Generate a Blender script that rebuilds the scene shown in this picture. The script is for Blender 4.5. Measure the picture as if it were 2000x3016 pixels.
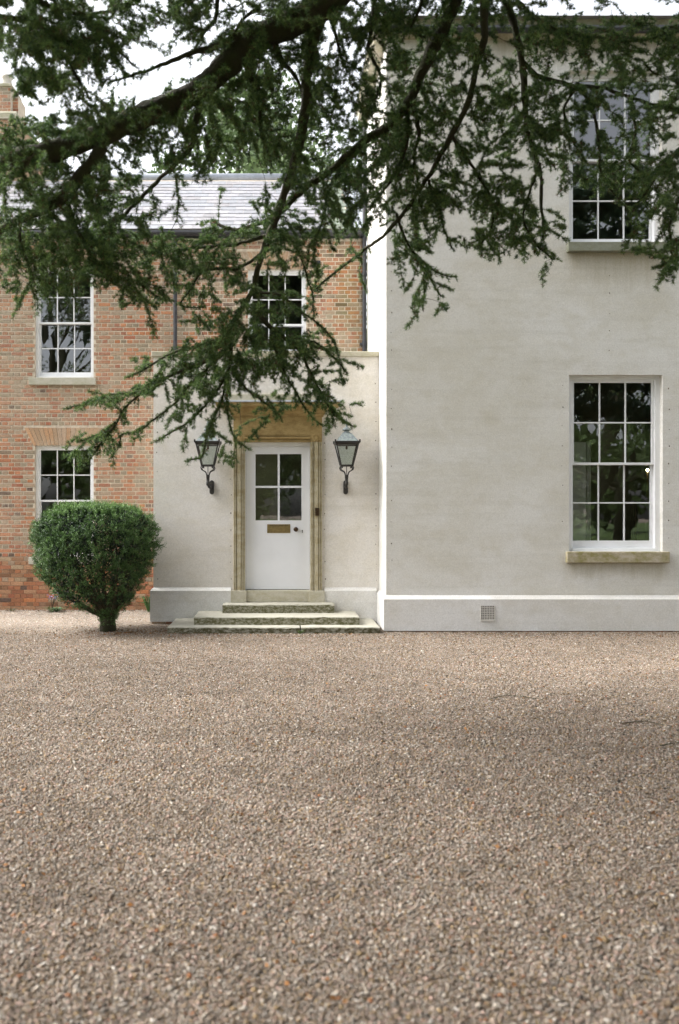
import bpy, math, random
import numpy as np
from mathutils import Vector

for o in list(bpy.data.objects):
    bpy.data.objects.remove(o)
scene = bpy.context.scene
COL = scene.collection
rng = np.random.default_rng(7)
random.seed(7)

# ------------------------------------------------------------------ camera
F = 2350.0            # focal length in photograph pixels (2000 x 3016)
VX, VY = 818.0, 1506.0
EYE = 1.80
cam_d = bpy.data.cameras.new('camera')
cam = bpy.data.objects.new('camera', cam_d)
COL.objects.link(cam)
cam.location = (0, 0, EYE)
cam.rotation_euler = (math.radians(90), 0, 0)
cam_d.sensor_fit = 'VERTICAL'
cam_d.sensor_height = 36.0
cam_d.lens = F * 36.0 / 3016.0
cam_d.shift_x = (1000 - VX) / 3016.0
cam_d.shift_y = (VY - 1508) / 3016.0
cam_d.clip_end = 2000
cam_d.dof.use_dof = True
cam_d.dof.focus_distance = 12.0
cam_d.dof.aperture_fstop = 1.6
scene.camera = cam
scene.render.resolution_x = 679
scene.render.resolution_y = 1024

# ------------------------------------------------------------------ light
SUN_EL, SUN_AZ = math.radians(48), math.radians(-82)   # azimuth measured from +Y towards +X
world = bpy.data.worlds.new('World')
scene.world = world
world.use_nodes = True
wt = world.node_tree
bg = wt.nodes['Background']
sky = wt.nodes.new('ShaderNodeTexSky')
sky.sky_type = 'NISHITA'
sky.sun_disc = False
sky.sun_elevation = SUN_EL
sky.sun_rotation = SUN_AZ
sky.dust_density = 5.0
hs = wt.nodes.new('ShaderNodeHueSaturation')
hs.inputs['Saturation'].default_value = 0.22
wt.links.new(sky.outputs[0], hs.inputs['Color'])
wt.links.new(hs.outputs[0], bg.inputs['Color'])
bg.inputs['Strength'].default_value = 0.15
sd = bpy.data.lights.new('sun', 'SUN')
sd.energy = 1.4
sd.angle = math.radians(35)
sd.color = (1.0, 0.99, 0.975)
sun = bpy.data.objects.new('sun', sd)
COL.objects.link(sun)
to_sun = Vector((math.sin(SUN_AZ) * math.cos(SUN_EL), math.cos(SUN_AZ) * math.cos(SUN_EL), math.sin(SUN_EL)))
sun.rotation_euler = to_sun.to_track_quat('Z', 'Y').to_euler()
vs = scene.view_settings
vs.view_transform = 'Standard'
vs.look = 'None'
vs.gamma = 1.0
vs.use_curve_mapping = False
vs.exposure = 1.84

# ------------------------------------------------------------------ helpers
def P(px, py, Y):
    return ((px - VX) * Y / F, Y, EYE - (py - VY) * Y / F)
def PX(px, Y): return (px - VX) * Y / F
def PZ(py, Y): return EYE - (py - VY) * Y / F

class NT:
    def __init__(self, name):
        self.m = bpy.data.materials.new(name)
        self.m.use_nodes = True
        self.t = self.m.node_tree
        self.b = self.t.nodes['Principled BSDF']
        self.out = self.t.nodes['Material Output']
        self._pos = None
    def n(self, typ, **kw):
        nd = self.t.nodes.new(typ)
        for k, v in kw.items():
            setattr(nd, k, v)
        return nd
    def l(self, a, b): self.t.links.new(a, b)
    def pos(self, scale=(1, 1, 1)):
        g = self.n('ShaderNodeNewGeometry')
        mp = self.n('ShaderNodeMapping')
        mp.inputs['Scale'].default_value = scale
        self.l(g.outputs['Position'], mp.inputs['Vector'])
        return mp.outputs[0]
    def noise(self, scale, detail=4, rough=0.6, stretch=(1, 1, 1), dist=0.0):
        nd = self.n('ShaderNodeTexNoise')
        nd.inputs['Scale'].default_value = scale
        nd.inputs['Detail'].default_value = detail
        nd.inputs['Roughness'].default_value = rough
        nd.inputs['Distortion'].default_value = dist
        self.l(self.pos(stretch), nd.inputs['Vector'])
        return nd.outputs['Fac']
    def ramp(self, sock, lo, hi, a=0.0, b=1.0):
        r = self.n('ShaderNodeMapRange')
        r.inputs['From Min'].default_value = lo
        r.inputs['From Max'].default_value = hi
        r.inputs['To Min'].default_value = a
        r.inputs['To Max'].default_value = b
        r.clamp = True
        self.l(sock, r.inputs['Value'])
        return r.outputs[0]
    def math(self, op, a, b):
        m = self.n('ShaderNodeMath', operation=op)
        for i, v in enumerate((a, b)):
            if isinstance(v, (int, float)): m.inputs[i].default_value = v
            else: self.l(v, m.inputs[i])
        return m.outputs[0]
    def mix(self, fac, a, b, mode='MIX'):
        m = self.n('ShaderNodeMix', data_type='RGBA', blend_type=mode)
        if isinstance(fac, (int, float)): m.inputs[0].default_value = fac
        else: self.l(fac, m.inputs[0])
        for i, v in ((6, a), (7, b)):
            if isinstance(v, tuple): m.inputs[i].default_value = (*v[:3], 1)
            else: self.l(v, m.inputs[i])
        return m.outputs[2]
    def attr(self, name='tint'):
        a = self.n('ShaderNodeAttribute')
        a.attribute_name = name
        return a.outputs['Color']
    def color(self, c):
        if isinstance(c, tuple): self.b.inputs['Base Color'].default_value = (*c[:3], 1)
        else: self.l(c, self.b.inputs['Base Color'])
    def bump(self, sock, strength=0.3, dist=0.01):
        bp = self.n('ShaderNodeBump')
        bp.inputs['Strength'].default_value = strength
        bp.inputs['Distance'].default_value = dist
        self.l(sock, bp.inputs['Height'])
        self.l(bp.outputs[0], self.b.inputs['Normal'])
    def rough(self, r, metal=0.0, spec=0.5):
        self.b.inputs['Roughness'].default_value = r
        self.b.inputs['Metallic'].default_value = metal
        self.b.inputs['Specular IOR Level'].default_value = spec
    def zed(self):
        g = self.n('ShaderNodeNewGeometry')
        s = self.n('ShaderNodeSeparateXYZ')
        self.l(g.outputs['Position'], s.inputs[0])
        return s.outputs
    def normal(self):
        g = self.n('ShaderNodeNewGeometry')
        s = self.n('ShaderNodeSeparateXYZ')
        self.l(g.outputs['True Normal'], s.inputs[0])
        return s.outputs

def m_plain(name, c1, c2, scale=3.0, rough=0.6, bump=(60, 0.2, 0.004), metal=0.0, lo=0.35, hi=0.65, spec=0.4):
    t = NT(name)
    f = t.ramp(t.noise(scale, 5, 0.62), lo, hi)
    t.color(t.mix(f, c1, c2))
    t.rough(rough, metal, spec)
    if bump: t.bump(t.noise(bump[0], 3), bump[1], bump[2])
    return t.m

def m_stucco(name, base, stain, drips=None):
    t = NT(name)
    a = t.ramp(t.noise(0.62, 8, 0.66, (1, 1, 1.25), 0.5), 0.40, 0.66)
    c = t.mix(t.math('MULTIPLY', a, 0.85), base, stain)
    b2 = t.ramp(t.noise(2.6, 7, 0.7, (1, 1, 1.5)), 0.46, 0.72)
    c = t.mix(t.math('MULTIPLY', b2, 0.5), c, tuple(x * k for x, k in zip(stain, (0.88, 0.86, 0.80))))
    pale = t.ramp(t.noise(1.4, 6, 0.65, (0.7, 0.7, 2.2)), 0.55, 0.75)
    c = t.mix(t.math('MULTIPLY', pale, 0.5), c, tuple(min(0.8, x * 1.10) for x in base))
    band = t.ramp(t.noise(1.1, 5, 0.6, (0.3, 0.3, 7.0)), 0.5, 0.72)
    c = t.mix(t.math('MULTIPLY', band, 0.22), c, tuple(x * 0.72 for x in stain))
    if drips:
        z = t.zed()
        for x0, x1, zt_, ln in drips:
            m = t.math('MULTIPLY', t.ramp(z[0], x0 - 0.05, x0 + 0.1), t.ramp(z[0], x1 + 0.05, x1 - 0.1))
            zz_ = t.math('ADD', z[2], t.math('MULTIPLY', t.noise(4, 4, 0.7, (2.5, 1, 0.2)), ln * 1.1))
            m = t.math('MULTIPLY', m, t.math('MULTIPLY', t.ramp(zz_, zt_ - ln * 0.5, zt_ + ln * 0.5), t.ramp(z[2], zt_ + 0.02, zt_)))
            c = t.mix(t.math('MULTIPLY', m, 0.6), c, (0.30, 0.245, 0.13))
    sp = t.ramp(t.noise(22, 5, 0.75), 0.60, 0.76)
    c = t.mix(t.math('MULTIPLY', sp, 0.28), c, (0.30, 0.26, 0.17))
    gr = t.ramp(t.math('MULTIPLY', t.math('ADD', t.noise(130, 2, 0.5), t.noise(48, 3, 0.7)), 0.5), 0.36, 0.64, 0.82, 1.08)
    cc = t.n('ShaderNodeVectorMath', operation='SCALE')
    t.l(c, cc.inputs[0]); t.l(gr, cc.inputs['Scale'])
    t.color(cc.outputs[0])
    t.rough(0.9, 0, 0.2)
    h = t.math('ADD', t.noise(3.0, 4, 0.5, (0.8, 0.8, 1.7)), t.math('MULTIPLY', t.noise(150, 2), 0.14))
    t.bump(h, 0.24, 0.02)
    return t.m

def m_brick():
    t = NT('fired_brick')
    c = t.attr('tint')
    n1 = t.ramp(t.noise(38, 5, 0.7), 0.25, 0.75, 0.55, 1.32)
    v = t.n('ShaderNodeVectorMath', operation='SCALE')
    t.l(c, v.inputs[0]); t.l(n1, v.inputs['Scale'])
    c = v.outputs[0]
    z = t.zed()
    up = t.ramp(z[2], 0.85, 1.5)
    bl = t.math('MULTIPLY', t.ramp(t.noise(1.0, 6, 0.68), 0.38, 0.64), t.ramp(t.noise(24, 5, 0.75), 0.38, 0.6))
    bl = t.math('MULTIPLY', bl, t.math('MULTIPLY', up, 0.9))
    c = t.mix(bl, c, (0.47, 0.405, 0.31))
    alg = t.math('MULTIPLY', t.ramp(t.noise(1.6, 5, 0.7, (1, 1, 0.5)), 0.44, 0.66), t.ramp(z[0], 0.2, 1.3))
    c = t.mix(t.math('MULTIPLY', alg, 0.55), c, (0.22, 0.19, 0.07))
    t.color(c)
    t.rough(0.9, 0, 0.2)
    t.bump(t.noise(90, 4, 0.7), 0.5, 0.004)
    return t.m

def m_mortar():
    t = NT('lime_mortar')
    z = t.zed()
    f = t.ramp(t.math('ADD', z[2], t.math('MULTIPLY', t.noise(2.2, 5, 0.7), 1.1)), 0.95, 1.9)
    c = t.mix(f, (0.27, 0.19, 0.12), (0.63, 0.56, 0.45))
    c = t.mix(t.ramp(t.noise(14, 5, 0.7), 0.42, 0.72), c, (0.40, 0.33, 0.26))
    t.color(c); t.rough(0.95, 0, 0.1)
    t.bump(t.noise(200, 3), 0.4, 0.003)
    return t.m

def m_stone(name, base, moss, amount=0.6, riser=False, scale=5.0):
    t = NT(name)
    f = t.ramp(t.noise(scale, 6, 0.7, (1, 1, 1.6)), 0.42, 0.62)
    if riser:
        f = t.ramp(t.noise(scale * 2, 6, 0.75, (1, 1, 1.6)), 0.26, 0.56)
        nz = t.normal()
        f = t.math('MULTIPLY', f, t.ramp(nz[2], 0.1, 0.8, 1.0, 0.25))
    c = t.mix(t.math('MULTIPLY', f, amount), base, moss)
    d = t.ramp(t.noise(45, 5, 0.75), 0.5, 0.75)
    c = t.mix(t.math('MULTIPLY', d, 0.45), c, tuple(x * 0.45 for x in base))
    t.color(c); t.rough(0.88, 0, 0.25)
    t.bump(t.noise(55, 5, 0.7), 0.5, 0.006)
    return t.m

def m_attr(name, rough=0.7, spec=0.3, trans=0.0, bump=None, nvar=None):
    t = NT(name)
    c = t.attr('tint')
    if nvar:
        n1 = t.ramp(t.noise(nvar, 4, 0.65), 0.3, 0.7, 0.75, 1.2)
        v = t.n('ShaderNodeVectorMath', operation='SCALE')
        t.l(c, v.inputs[0]); t.l(n1, v.inputs['Scale'])
        c = v.outputs[0]
    t.color(c); t.rough(rough, 0, spec)
    if trans > 0:
        tr = t.n('ShaderNodeBsdfTranslucent')
        t.l(c, tr.inputs['Color'])
        mx = t.n('ShaderNodeMixShader')
        mx.inputs[0].default_value = trans
        t.l(t.b.outputs[0], mx.inputs[1]); t.l(tr.outputs[0], mx.inputs[2])
        t.l(mx.outputs[0], t.out.inputs['Surface'])
    if bump: t.bump(t.noise(bump[0], 3), bump[1], bump[2])
    return t.m

def m_glass(name, tint=(0.92, 0.95, 0.93), wob=0.03, rmin=0.14):
    t = NT(name)
    t.t.nodes.remove(t.b)
    tr = t.n('ShaderNodeBsdfTransparent'); tr.inputs[0].default_value = (*tint, 1)
    gl = t.n('ShaderNodeBsdfGlossy'); gl.inputs['Roughness'].default_value = 0.01
    gl.inputs['Color'].default_value = (0.95, 0.97, 1, 1)
    bp = t.n('ShaderNodeBump'); bp.inputs['Strength'].default_value = wob; bp.inputs['Distance'].default_value = 0.02
    t.l(t.noise(2.3, 2, 0.5), bp.inputs['Height'])
    t.l(bp.outputs[0], gl.inputs['Normal'])
    fr = t.n('ShaderNodeFresnel'); fr.inputs['IOR'].default_value = 1.55
    f = t.ramp(fr.outputs[0], 0.04, 1.0, rmin, 1.0)
    mx = t.n('ShaderNodeMixShader')
    t.l(f, mx.inputs[0]); t.l(tr.outputs[0], mx.inputs[1]); t.l(gl.outputs[0], mx.inputs[2])
    t.l(mx.outputs[0], t.out.inputs['Surface'])
    return t.m

M = {}
M['render'] = m_stucco('grey_render', (0.705, 0.694, 0.662), (0.610, 0.585, 0.515), [(4.30, 5.79, 5.65, 0.5), (4.29, 5.82, 1.035, 0.25), (3.2, 9.0, 8.86, 0.5)])
M['porch_render'] = m_stucco('porch_render', (0.730, 0.700, 0.665), (0.665, 0.620, 0.540))
M['plinth'] = m_stucco('plinth_render', (0.700, 0.690, 0.670), (0.610, 0.585, 0.530))
M['brick'] = m_brick()
M['mortar'] = m_mortar()
M['white'] = m_plain('white_gloss_paint', (0.83, 0.835, 0.85), (0.77, 0.775, 0.78), 5, 0.38, (40, 0.06, 0.003))
M['door'] = m_plain('white_door_paint', (0.83, 0.84, 0.87), (0.79, 0.80, 0.83), 2.5, 0.35, (30, 0.05, 0.003))
M['sill'] = m_stone('grey_sill_stone', (0.47, 0.45, 0.38), (0.30, 0.30, 0.19), 0.5)
M['darksill'] = m_stone('dark_sill_stone', (0.24, 0.25, 0.20), (0.17, 0.17, 0.10), 0.6)
M['mossy'] = m_stone('mossy_sill_stone', (0.46, 0.40, 0.31), (0.22, 0.20, 0.055), 0.85, False, 4.0)
M['step'] = m_stone('worn_step_stone', (0.47, 0.45, 0.38), (0.090, 0.085, 0.034), 1.0, True, 9.0)
M['wetstep'] = m_stone('algae_step_stone', (0.47, 0.45, 0.38), (0.060, 0.053, 0.020), 1.0, True, 7.0)
M['block'] = m_stone('pale_block_stone', (0.50, 0.47, 0.38), (0.33, 0.29, 0.17), 0.5)
M['pilaster'] = m_stone('pilaster_stone', (0.47, 0.42, 0.30), (0.31, 0.25, 0.13), 0.75)
M['ochre'] = m_stone('ochre_stained_stone', (0.41, 0.300, 0.135), (0.26, 0.180, 0.072), 0.8, False, 5.0)
M['coping'] = m_stone('coping_stone', (0.45, 0.42, 0.33), (0.25, 0.24, 0.12), 0.6)
M['lead'] = m_plain('lead_sheet', (0.42, 0.44, 0.48), (0.30, 0.32, 0.35), 6, 0.5, (20, 0.2, 0.004), 0.3)
M['iron'] = m_plain('black_iron', (0.022, 0.022, 0.024), (0.045, 0.040, 0.034), 25, 0.45, (80, 0.3, 0.002), 0.2)
M['pipe'] = m_plain('black_pipe_paint', (0.028, 0.030, 0.036), (0.05, 0.05, 0.055), 12, 0.45, None)
M['brass'] = m_plain('aged_brass', (0.30, 0.225, 0.095), (0.21, 0.155, 0.065), 30, 0.45, (60, 0.2, 0.001), 0.55)
M['bronze'] = m_plain('dark_bronze', (0.075, 0.045, 0.022), (0.05, 0.03, 0.02), 40, 0.35, None, 0.6)
M['verdigris'] = m_plain('weathered_copper', (0.19, 0.225, 0.215), (0.10, 0.115, 0.125), 24, 0.6, (60, 0.2, 0.002), 0.2)
M['glass'] = m_glass('window_glass')
M['lampglass'] = m_glass('lantern_glass', (0.80, 0.87, 0.84), 0.03, 0.12)
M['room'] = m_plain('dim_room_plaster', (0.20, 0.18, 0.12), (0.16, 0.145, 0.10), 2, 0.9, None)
M['cloth'] = m_plain('linen_blind', (0.26, 0.235, 0.17), (0.23, 0.21, 0.15), 8, 0.95, (220, 0.2, 0.002))
M['shutter'] = m_plain('shutter_paint', (0.74, 0.74, 0.72), (0.66, 0.66, 0.63), 5, 0.5, None)
M['slate'] = m_attr('roof_slate', 0.5, 0.45, 0, (60, 0.3, 0.003), 9)
M['needle'] = m_attr('cedar_needles', 0.5, 0.35, 0.32)
M['leaf'] = m_attr('leaf_green', 0.55, 0.3, 0.15)
M['yew'] = m_attr('yew_leaf', 0.5, 0.35, 0.12)
M['bark'] = m_plain('mossy_bark', (0.034, 0.027, 0.016), (0.034, 0.040, 0.012), 9, 0.95, (38, 1.0, 0.02))
M['twig'] = m_plain('twig_bark', (0.06, 0.045, 0.028), (0.05, 0.05, 0.024), 12, 0.9, None)
def m_pebble():
    t = NT('gravel_pebble')
    c = t.attr('tint')
    trk = t.ramp(t.noise(0.42, 5, 0.62, (0.45, 1.5, 1), 0.6), 0.36, 0.64, 0.90, 1.10)
    sm = t.ramp(t.noise(2.3, 4, 0.7, (1, 1.4, 1)), 0.35, 0.7, 0.86, 1.10)
    v = t.n('ShaderNodeVectorMath', operation='SCALE')
    t.l(c, v.inputs[0]); t.l(t.math('MULTIPLY', trk, sm), v.inputs['Scale'])
    dirt = t.ramp(t.noise(1.1, 5, 0.7, (0.6, 1.3, 1)), 0.55, 0.76, 0.0, 0.4)
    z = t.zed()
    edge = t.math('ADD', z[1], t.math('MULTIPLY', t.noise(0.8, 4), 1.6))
    pale_strip = t.math('MULTIPLY', t.ramp(edge, 12.3, 13.4), t.ramp(z[0], -1.6, -2.2))  # paler gravel along the brick wall, left of the porch
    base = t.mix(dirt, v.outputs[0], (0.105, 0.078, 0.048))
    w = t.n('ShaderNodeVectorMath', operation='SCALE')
    t.l(base, w.inputs[0]); t.l(t.math('ADD', t.math('MULTIPLY', pale_strip, 0.75), 1.0), w.inputs['Scale'])
    t.color(t.mix(t.math('MULTIPLY', pale_strip, 0.25), w.outputs[0], (0.50, 0.46, 0.41)))
    t.rough(0.85, 0, 0.2)
    return t.m
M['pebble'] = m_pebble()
M['dryleaf'] = m_attr('dry_leaf', 0.8, 0.2, 0.2)
M['dark'] = m_plain('dark_void', (0.012, 0.012, 0.012), (0.02, 0.02, 0.02), 10, 0.9, None)
M['airbrick'] = m_plain('painted_terracotta', (0.55, 0.53, 0.49), (0.48, 0.45, 0.40), 20, 0.85, (100, 0.3, 0.002))
M['curtain'] = m_plain('grey_curtain', (0.5, 0.52, 0.5), (0.42, 0.44, 0.42), 6, 0.9, None)

def tag(o, label=None, cat=None, group=None, kind=None):
    if label: o['label'] = label
    if cat: o['category'] = cat
    if group: o['group'] = group
    if kind: o['kind'] = kind
    return o

WORG = {}
def empty(name, loc, label=None, cat=None, group=None):
    o = bpy.data.objects.new(name, None)
    COL.objects.link(o)
    o.location = loc
    o.empty_display_size = 0.2
    WORG[o.name] = np.array(loc, float)
    return tag(o, label, cat, group)

def link_mesh(name, me, parent, org):
    o = bpy.data.objects.new(name, me)
    COL.objects.link(o)
    WORG[o.name] = np.array(org, float)
    if parent is not None:
        o.parent = parent
        o.location = Vector(np.array(org) - WORG[parent.name])
    else:
        o.location = Vector(org)
    return o

class MB:
    def __init__(self):
        self.v = []; self.f = []; self.c = []
    def _add(self, vs, fs, tint=None):
        b = len(self.v)
        self.v.extend(vs)
        self.f.extend([tuple(b + i for i in f) for f in fs])
        if tint is not None or self.c:
            self.c.extend([tint or (0.5, 0.5, 0.5)] * len(vs))
        return self
    def box(self, x0, x1, y0, y1, z0, z1, tint=None):
        vs = [(x0, y0, z0), (x1, y0, z0), (x1, y1, z0), (x0, y1, z0), (x0, y0, z1), (x1, y0, z1), (x1, y1, z1), (x0, y1, z1)]
        return self._add(vs, [(0, 3, 2, 1), (4, 5, 6, 7), (0, 1, 5, 4), (1, 2, 6, 5), (2, 3, 7, 6), (3, 0, 4, 7)], tint)
    def poly(self, pts, tint=None):
        return self._add([tuple(p) for p in pts], [tuple(range(len(pts)))], tint)
    def rings(self, rings, cap0=True, cap1=True, tint=None, closed=True):
        n = len(rings[0]); vs = [tuple(p) for r in rings for p in r]; fs = []
        for i in range(len(rings) - 1):
            for j in range(n if closed else n - 1):
                k = (j + 1) % n
                fs.append((i * n + j, i * n + k, (i + 1) * n + k, (i + 1) * n + j))
        if cap0: fs.append(tuple(reversed(range(n))))
        if cap1: fs.append(tuple((len(rings) - 1) * n + j for j in range(n)))
        return self._add(vs, fs, tint)
    def lathe(self, prof, cx, cy, n=16, cap0=True, cap1=True, tint=None):
        rs = []
        for r, z in prof:
            rs.append([(cx + r * math.cos(2 * math.pi * j / n), cy + r * math.sin(2 * math.pi * j / n), z) for j in range(n)])
        return self.rings(rs, cap0, cap1, tint)
    def tube(self, pts, rad, n=8, cap=True, tint=None, rough=0.0):
        pts = [Vector(p) for p in pts]
        if isinstance(rad, (int, float)): rad = [rad] * len(pts)
        rs = []; up = None
        for i, p in enumerate(pts):
            a = pts[max(i - 1, 0)]; b = pts[min(i + 1, len(pts) - 1)]
            t = (b - a)
            t = t.normalized() if t.length > 1e-9 else Vector((0, 0, 1))
            if up is None:
                up = t.orthogonal().normalized()
            else:
                up = (up - t * up.dot(t))
                up = up.normalized() if up.length > 1e-6 else t.orthogonal().normalized()
            w = t.cross(up)
            rs.append([tuple(p + (up * math.cos(2 * math.pi * j / n) + w * math.sin(2 * math.pi * j / n)) * rad[i] * (1 + rough * (math.sin(j * 2.1 + i * 0.23) + random.uniform(-1, 1))) ) for j in range(n)])
        return self.rings(rs, cap, cap, tint)
    def build(self, name, mat, parent=None, smooth=False, bevel=0.0, origin=None, label=None, cat=None, group=None, kind=None):
        v = np.array(self.v, float)
        if origin is None:
            mn, mx = v.min(0), v.max(0)
            origin = np.array([(mn[0] + mx[0]) / 2, (mn[1] + mx[1]) / 2, mn[2]])
        v = v - np.array(origin)
        me = bpy.data.meshes.new(name)
        me.from_pydata([tuple(p) for p in v], [], self.f)
        if self.c:
            a = me.color_attributes.new('tint', 'FLOAT_COLOR', 'POINT')
            cc = np.ones((len(v), 4)); cc[:, :3] = np.array(self.c)
            a.data.foreach_set('color', cc.ravel())
        me.materials.append(M[mat])
        if smooth:
            me.polygons.foreach_set('use_smooth', [True] * len(me.polygons))
        o = link_mesh(name, me, parent, origin)
        if bevel > 0:
            bm = o.modifiers.new('edge', 'BEVEL')
            bm.width = bevel; bm.segments = 2; bm.limit_method = 'ANGLE'
        return tag(o, label, cat, group, kind)

def np_mesh(name, verts, loops, nper, colors, mat, parent=None, kind=None, label=None, origin=None):
    """fast mesh of many faces with nper corners each; verts (N,3), loops (K*nper)"""
    verts = np.asarray(verts, float)
    if origin is None:
        origin = verts.mean(0); origin[2] = verts[:, 2].min()
    v = verts - origin
    me = bpy.data.meshes.new(name)
    me.vertices.add(len(v))
    me.vertices.foreach_set('co', v.astype(np.float32).ravel())
    loops = np.asarray(loops, np.int32).ravel()
    me.loops.add(len(loops))
    me.loops.foreach_set('vertex_index', loops)
    k = len(loops) // nper
    me.polygons.add(k)
    me.polygons.foreach_set('loop_start', np.arange(0, k * nper, nper, dtype=np.int32))
    try: me.polygons.foreach_set('loop_total', np.full(k, nper, np.int32))
    except Exception: pass
    if colors is not None:
        a = me.color_attributes.new('tint', 'FLOAT_COLOR', 'POINT')
        cc = np.ones((len(v), 4), np.float32); cc[:, :3] = colors
        a.data.foreach_set('color', cc.ravel())
    me.update(calc_edges=True)
    me.materials.append(M[mat])
    o = link_mesh(name, me, parent, origin)
    return tag(o, label, None, None, kind)

def sheet(mb, x0, x1, z0, z1, y, depth, holes, faces_y=-1):
    """front face of a wall with rectangular holes and their reveals"""
    xs = sorted({x0, x1, *[h[0] for h in holes], *[h[1] for h in holes]})
    zs = sorted({z0, z1, *[h[2] for h in holes], *[h[3] for h in holes]})
    for i in range(len(xs) - 1):
        for j in range(len(zs) - 1):
            cx, cz = (xs[i] + xs[i + 1]) / 2, (zs[j] + zs[j + 1]) / 2
            if any(h[0] < cx < h[1] and h[2] < cz < h[3] for h in holes): continue
            mb.poly([(xs[i], y, zs[j]), (xs[i + 1], y, zs[j]), (xs[i + 1], y, zs[j + 1]), (xs[i], y, zs[j + 1])])
    for a, b, c, d in holes:
        yb = y + depth
        mb.poly([(a, y, c), (a, y, d), (a, yb, d), (a, yb, c)])
        mb.poly([(b, y, c), (b, yb, c), (b, yb, d), (b, y, d)])
        mb.poly([(a, y, d), (b, y, d), (b, yb, d), (a, yb, d)])
        mb.poly([(a, y, c), (a, yb, c), (b, yb, c), (b, y, c)])

# ------------------------------------------------------------------ ground
def ground():
    t = NT('gravel_ground')
    vo = t.n('ShaderNodeTexVoronoi'); vo.inputs['Scale'].default_value = 75
    t.l(t.pos(), vo.inputs['Vector'])
    hsv = t.n('ShaderNodeSeparateColor', mode='HSV')
    t.l(vo.outputs['Color'], hsv.inputs[0])
    c = t.mix(hsv.outputs[0], (0.20, 0.16, 0.125), (0.28, 0.235, 0.195))
    c = t.mix(t.ramp(hsv.outputs[2], 0.3, 1.0), (0.10, 0.075, 0.05), c)
    t.color(c); t.rough(0.95, 0, 0.2)
    t.bump(vo.outputs['Distance'], 0.6, 0.01)
    M['gravel_ground'] = t.m
    mb = MB()
    mb.box(-300, 300, -300, 400, -0.5, 0.0)
    mb.build('ground', 'gravel_ground', None, kind='structure')
    t = NT('lawn_grass')
    c = t.mix(t.ramp(t.noise(1.2, 6, 0.7), 0.35, 0.65), (0.05, 0.085, 0.022), (0.085, 0.12, 0.035))
    t.color(c); t.rough(0.9, 0, 0.2)
    M['lawn'] = t.m
    mb = MB()
    mb.box(-120, 120, -150, -6.5, -0.2, 0.03)
    mb.build('lawn', 'lawn', None, kind='structure')
ground()

PEB = [((0.232, 0.182, 0.140), 28), ((0.192, 0.167, 0.140), 22), ((0.310, 0.272, 0.222), 15), ((0.138, 0.100, 0.064), 18),
       ((0.222, 0.158, 0.086), 10), ((0.255, 0.182, 0.146), 12), ((0.060, 0.050, 0.040), 8), ((0.20, 0.085, 0.038), 2.0), ((0.40, 0.370, 0.325), 3.2)]
def octa():
    v = np.array([(1, 0, 0), (0, 1, 0), (-1, 0, 0), (0, -1, 0), (0, 0, 1), (0, 0, -1)], float)
    f = np.array([(0, 1, 4), (1, 2, 4), (2, 3, 4), (3, 0, 4), (1, 0, 5), (2, 1, 5), (3, 2, 5), (0, 3, 5)])
    return v, f

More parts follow.
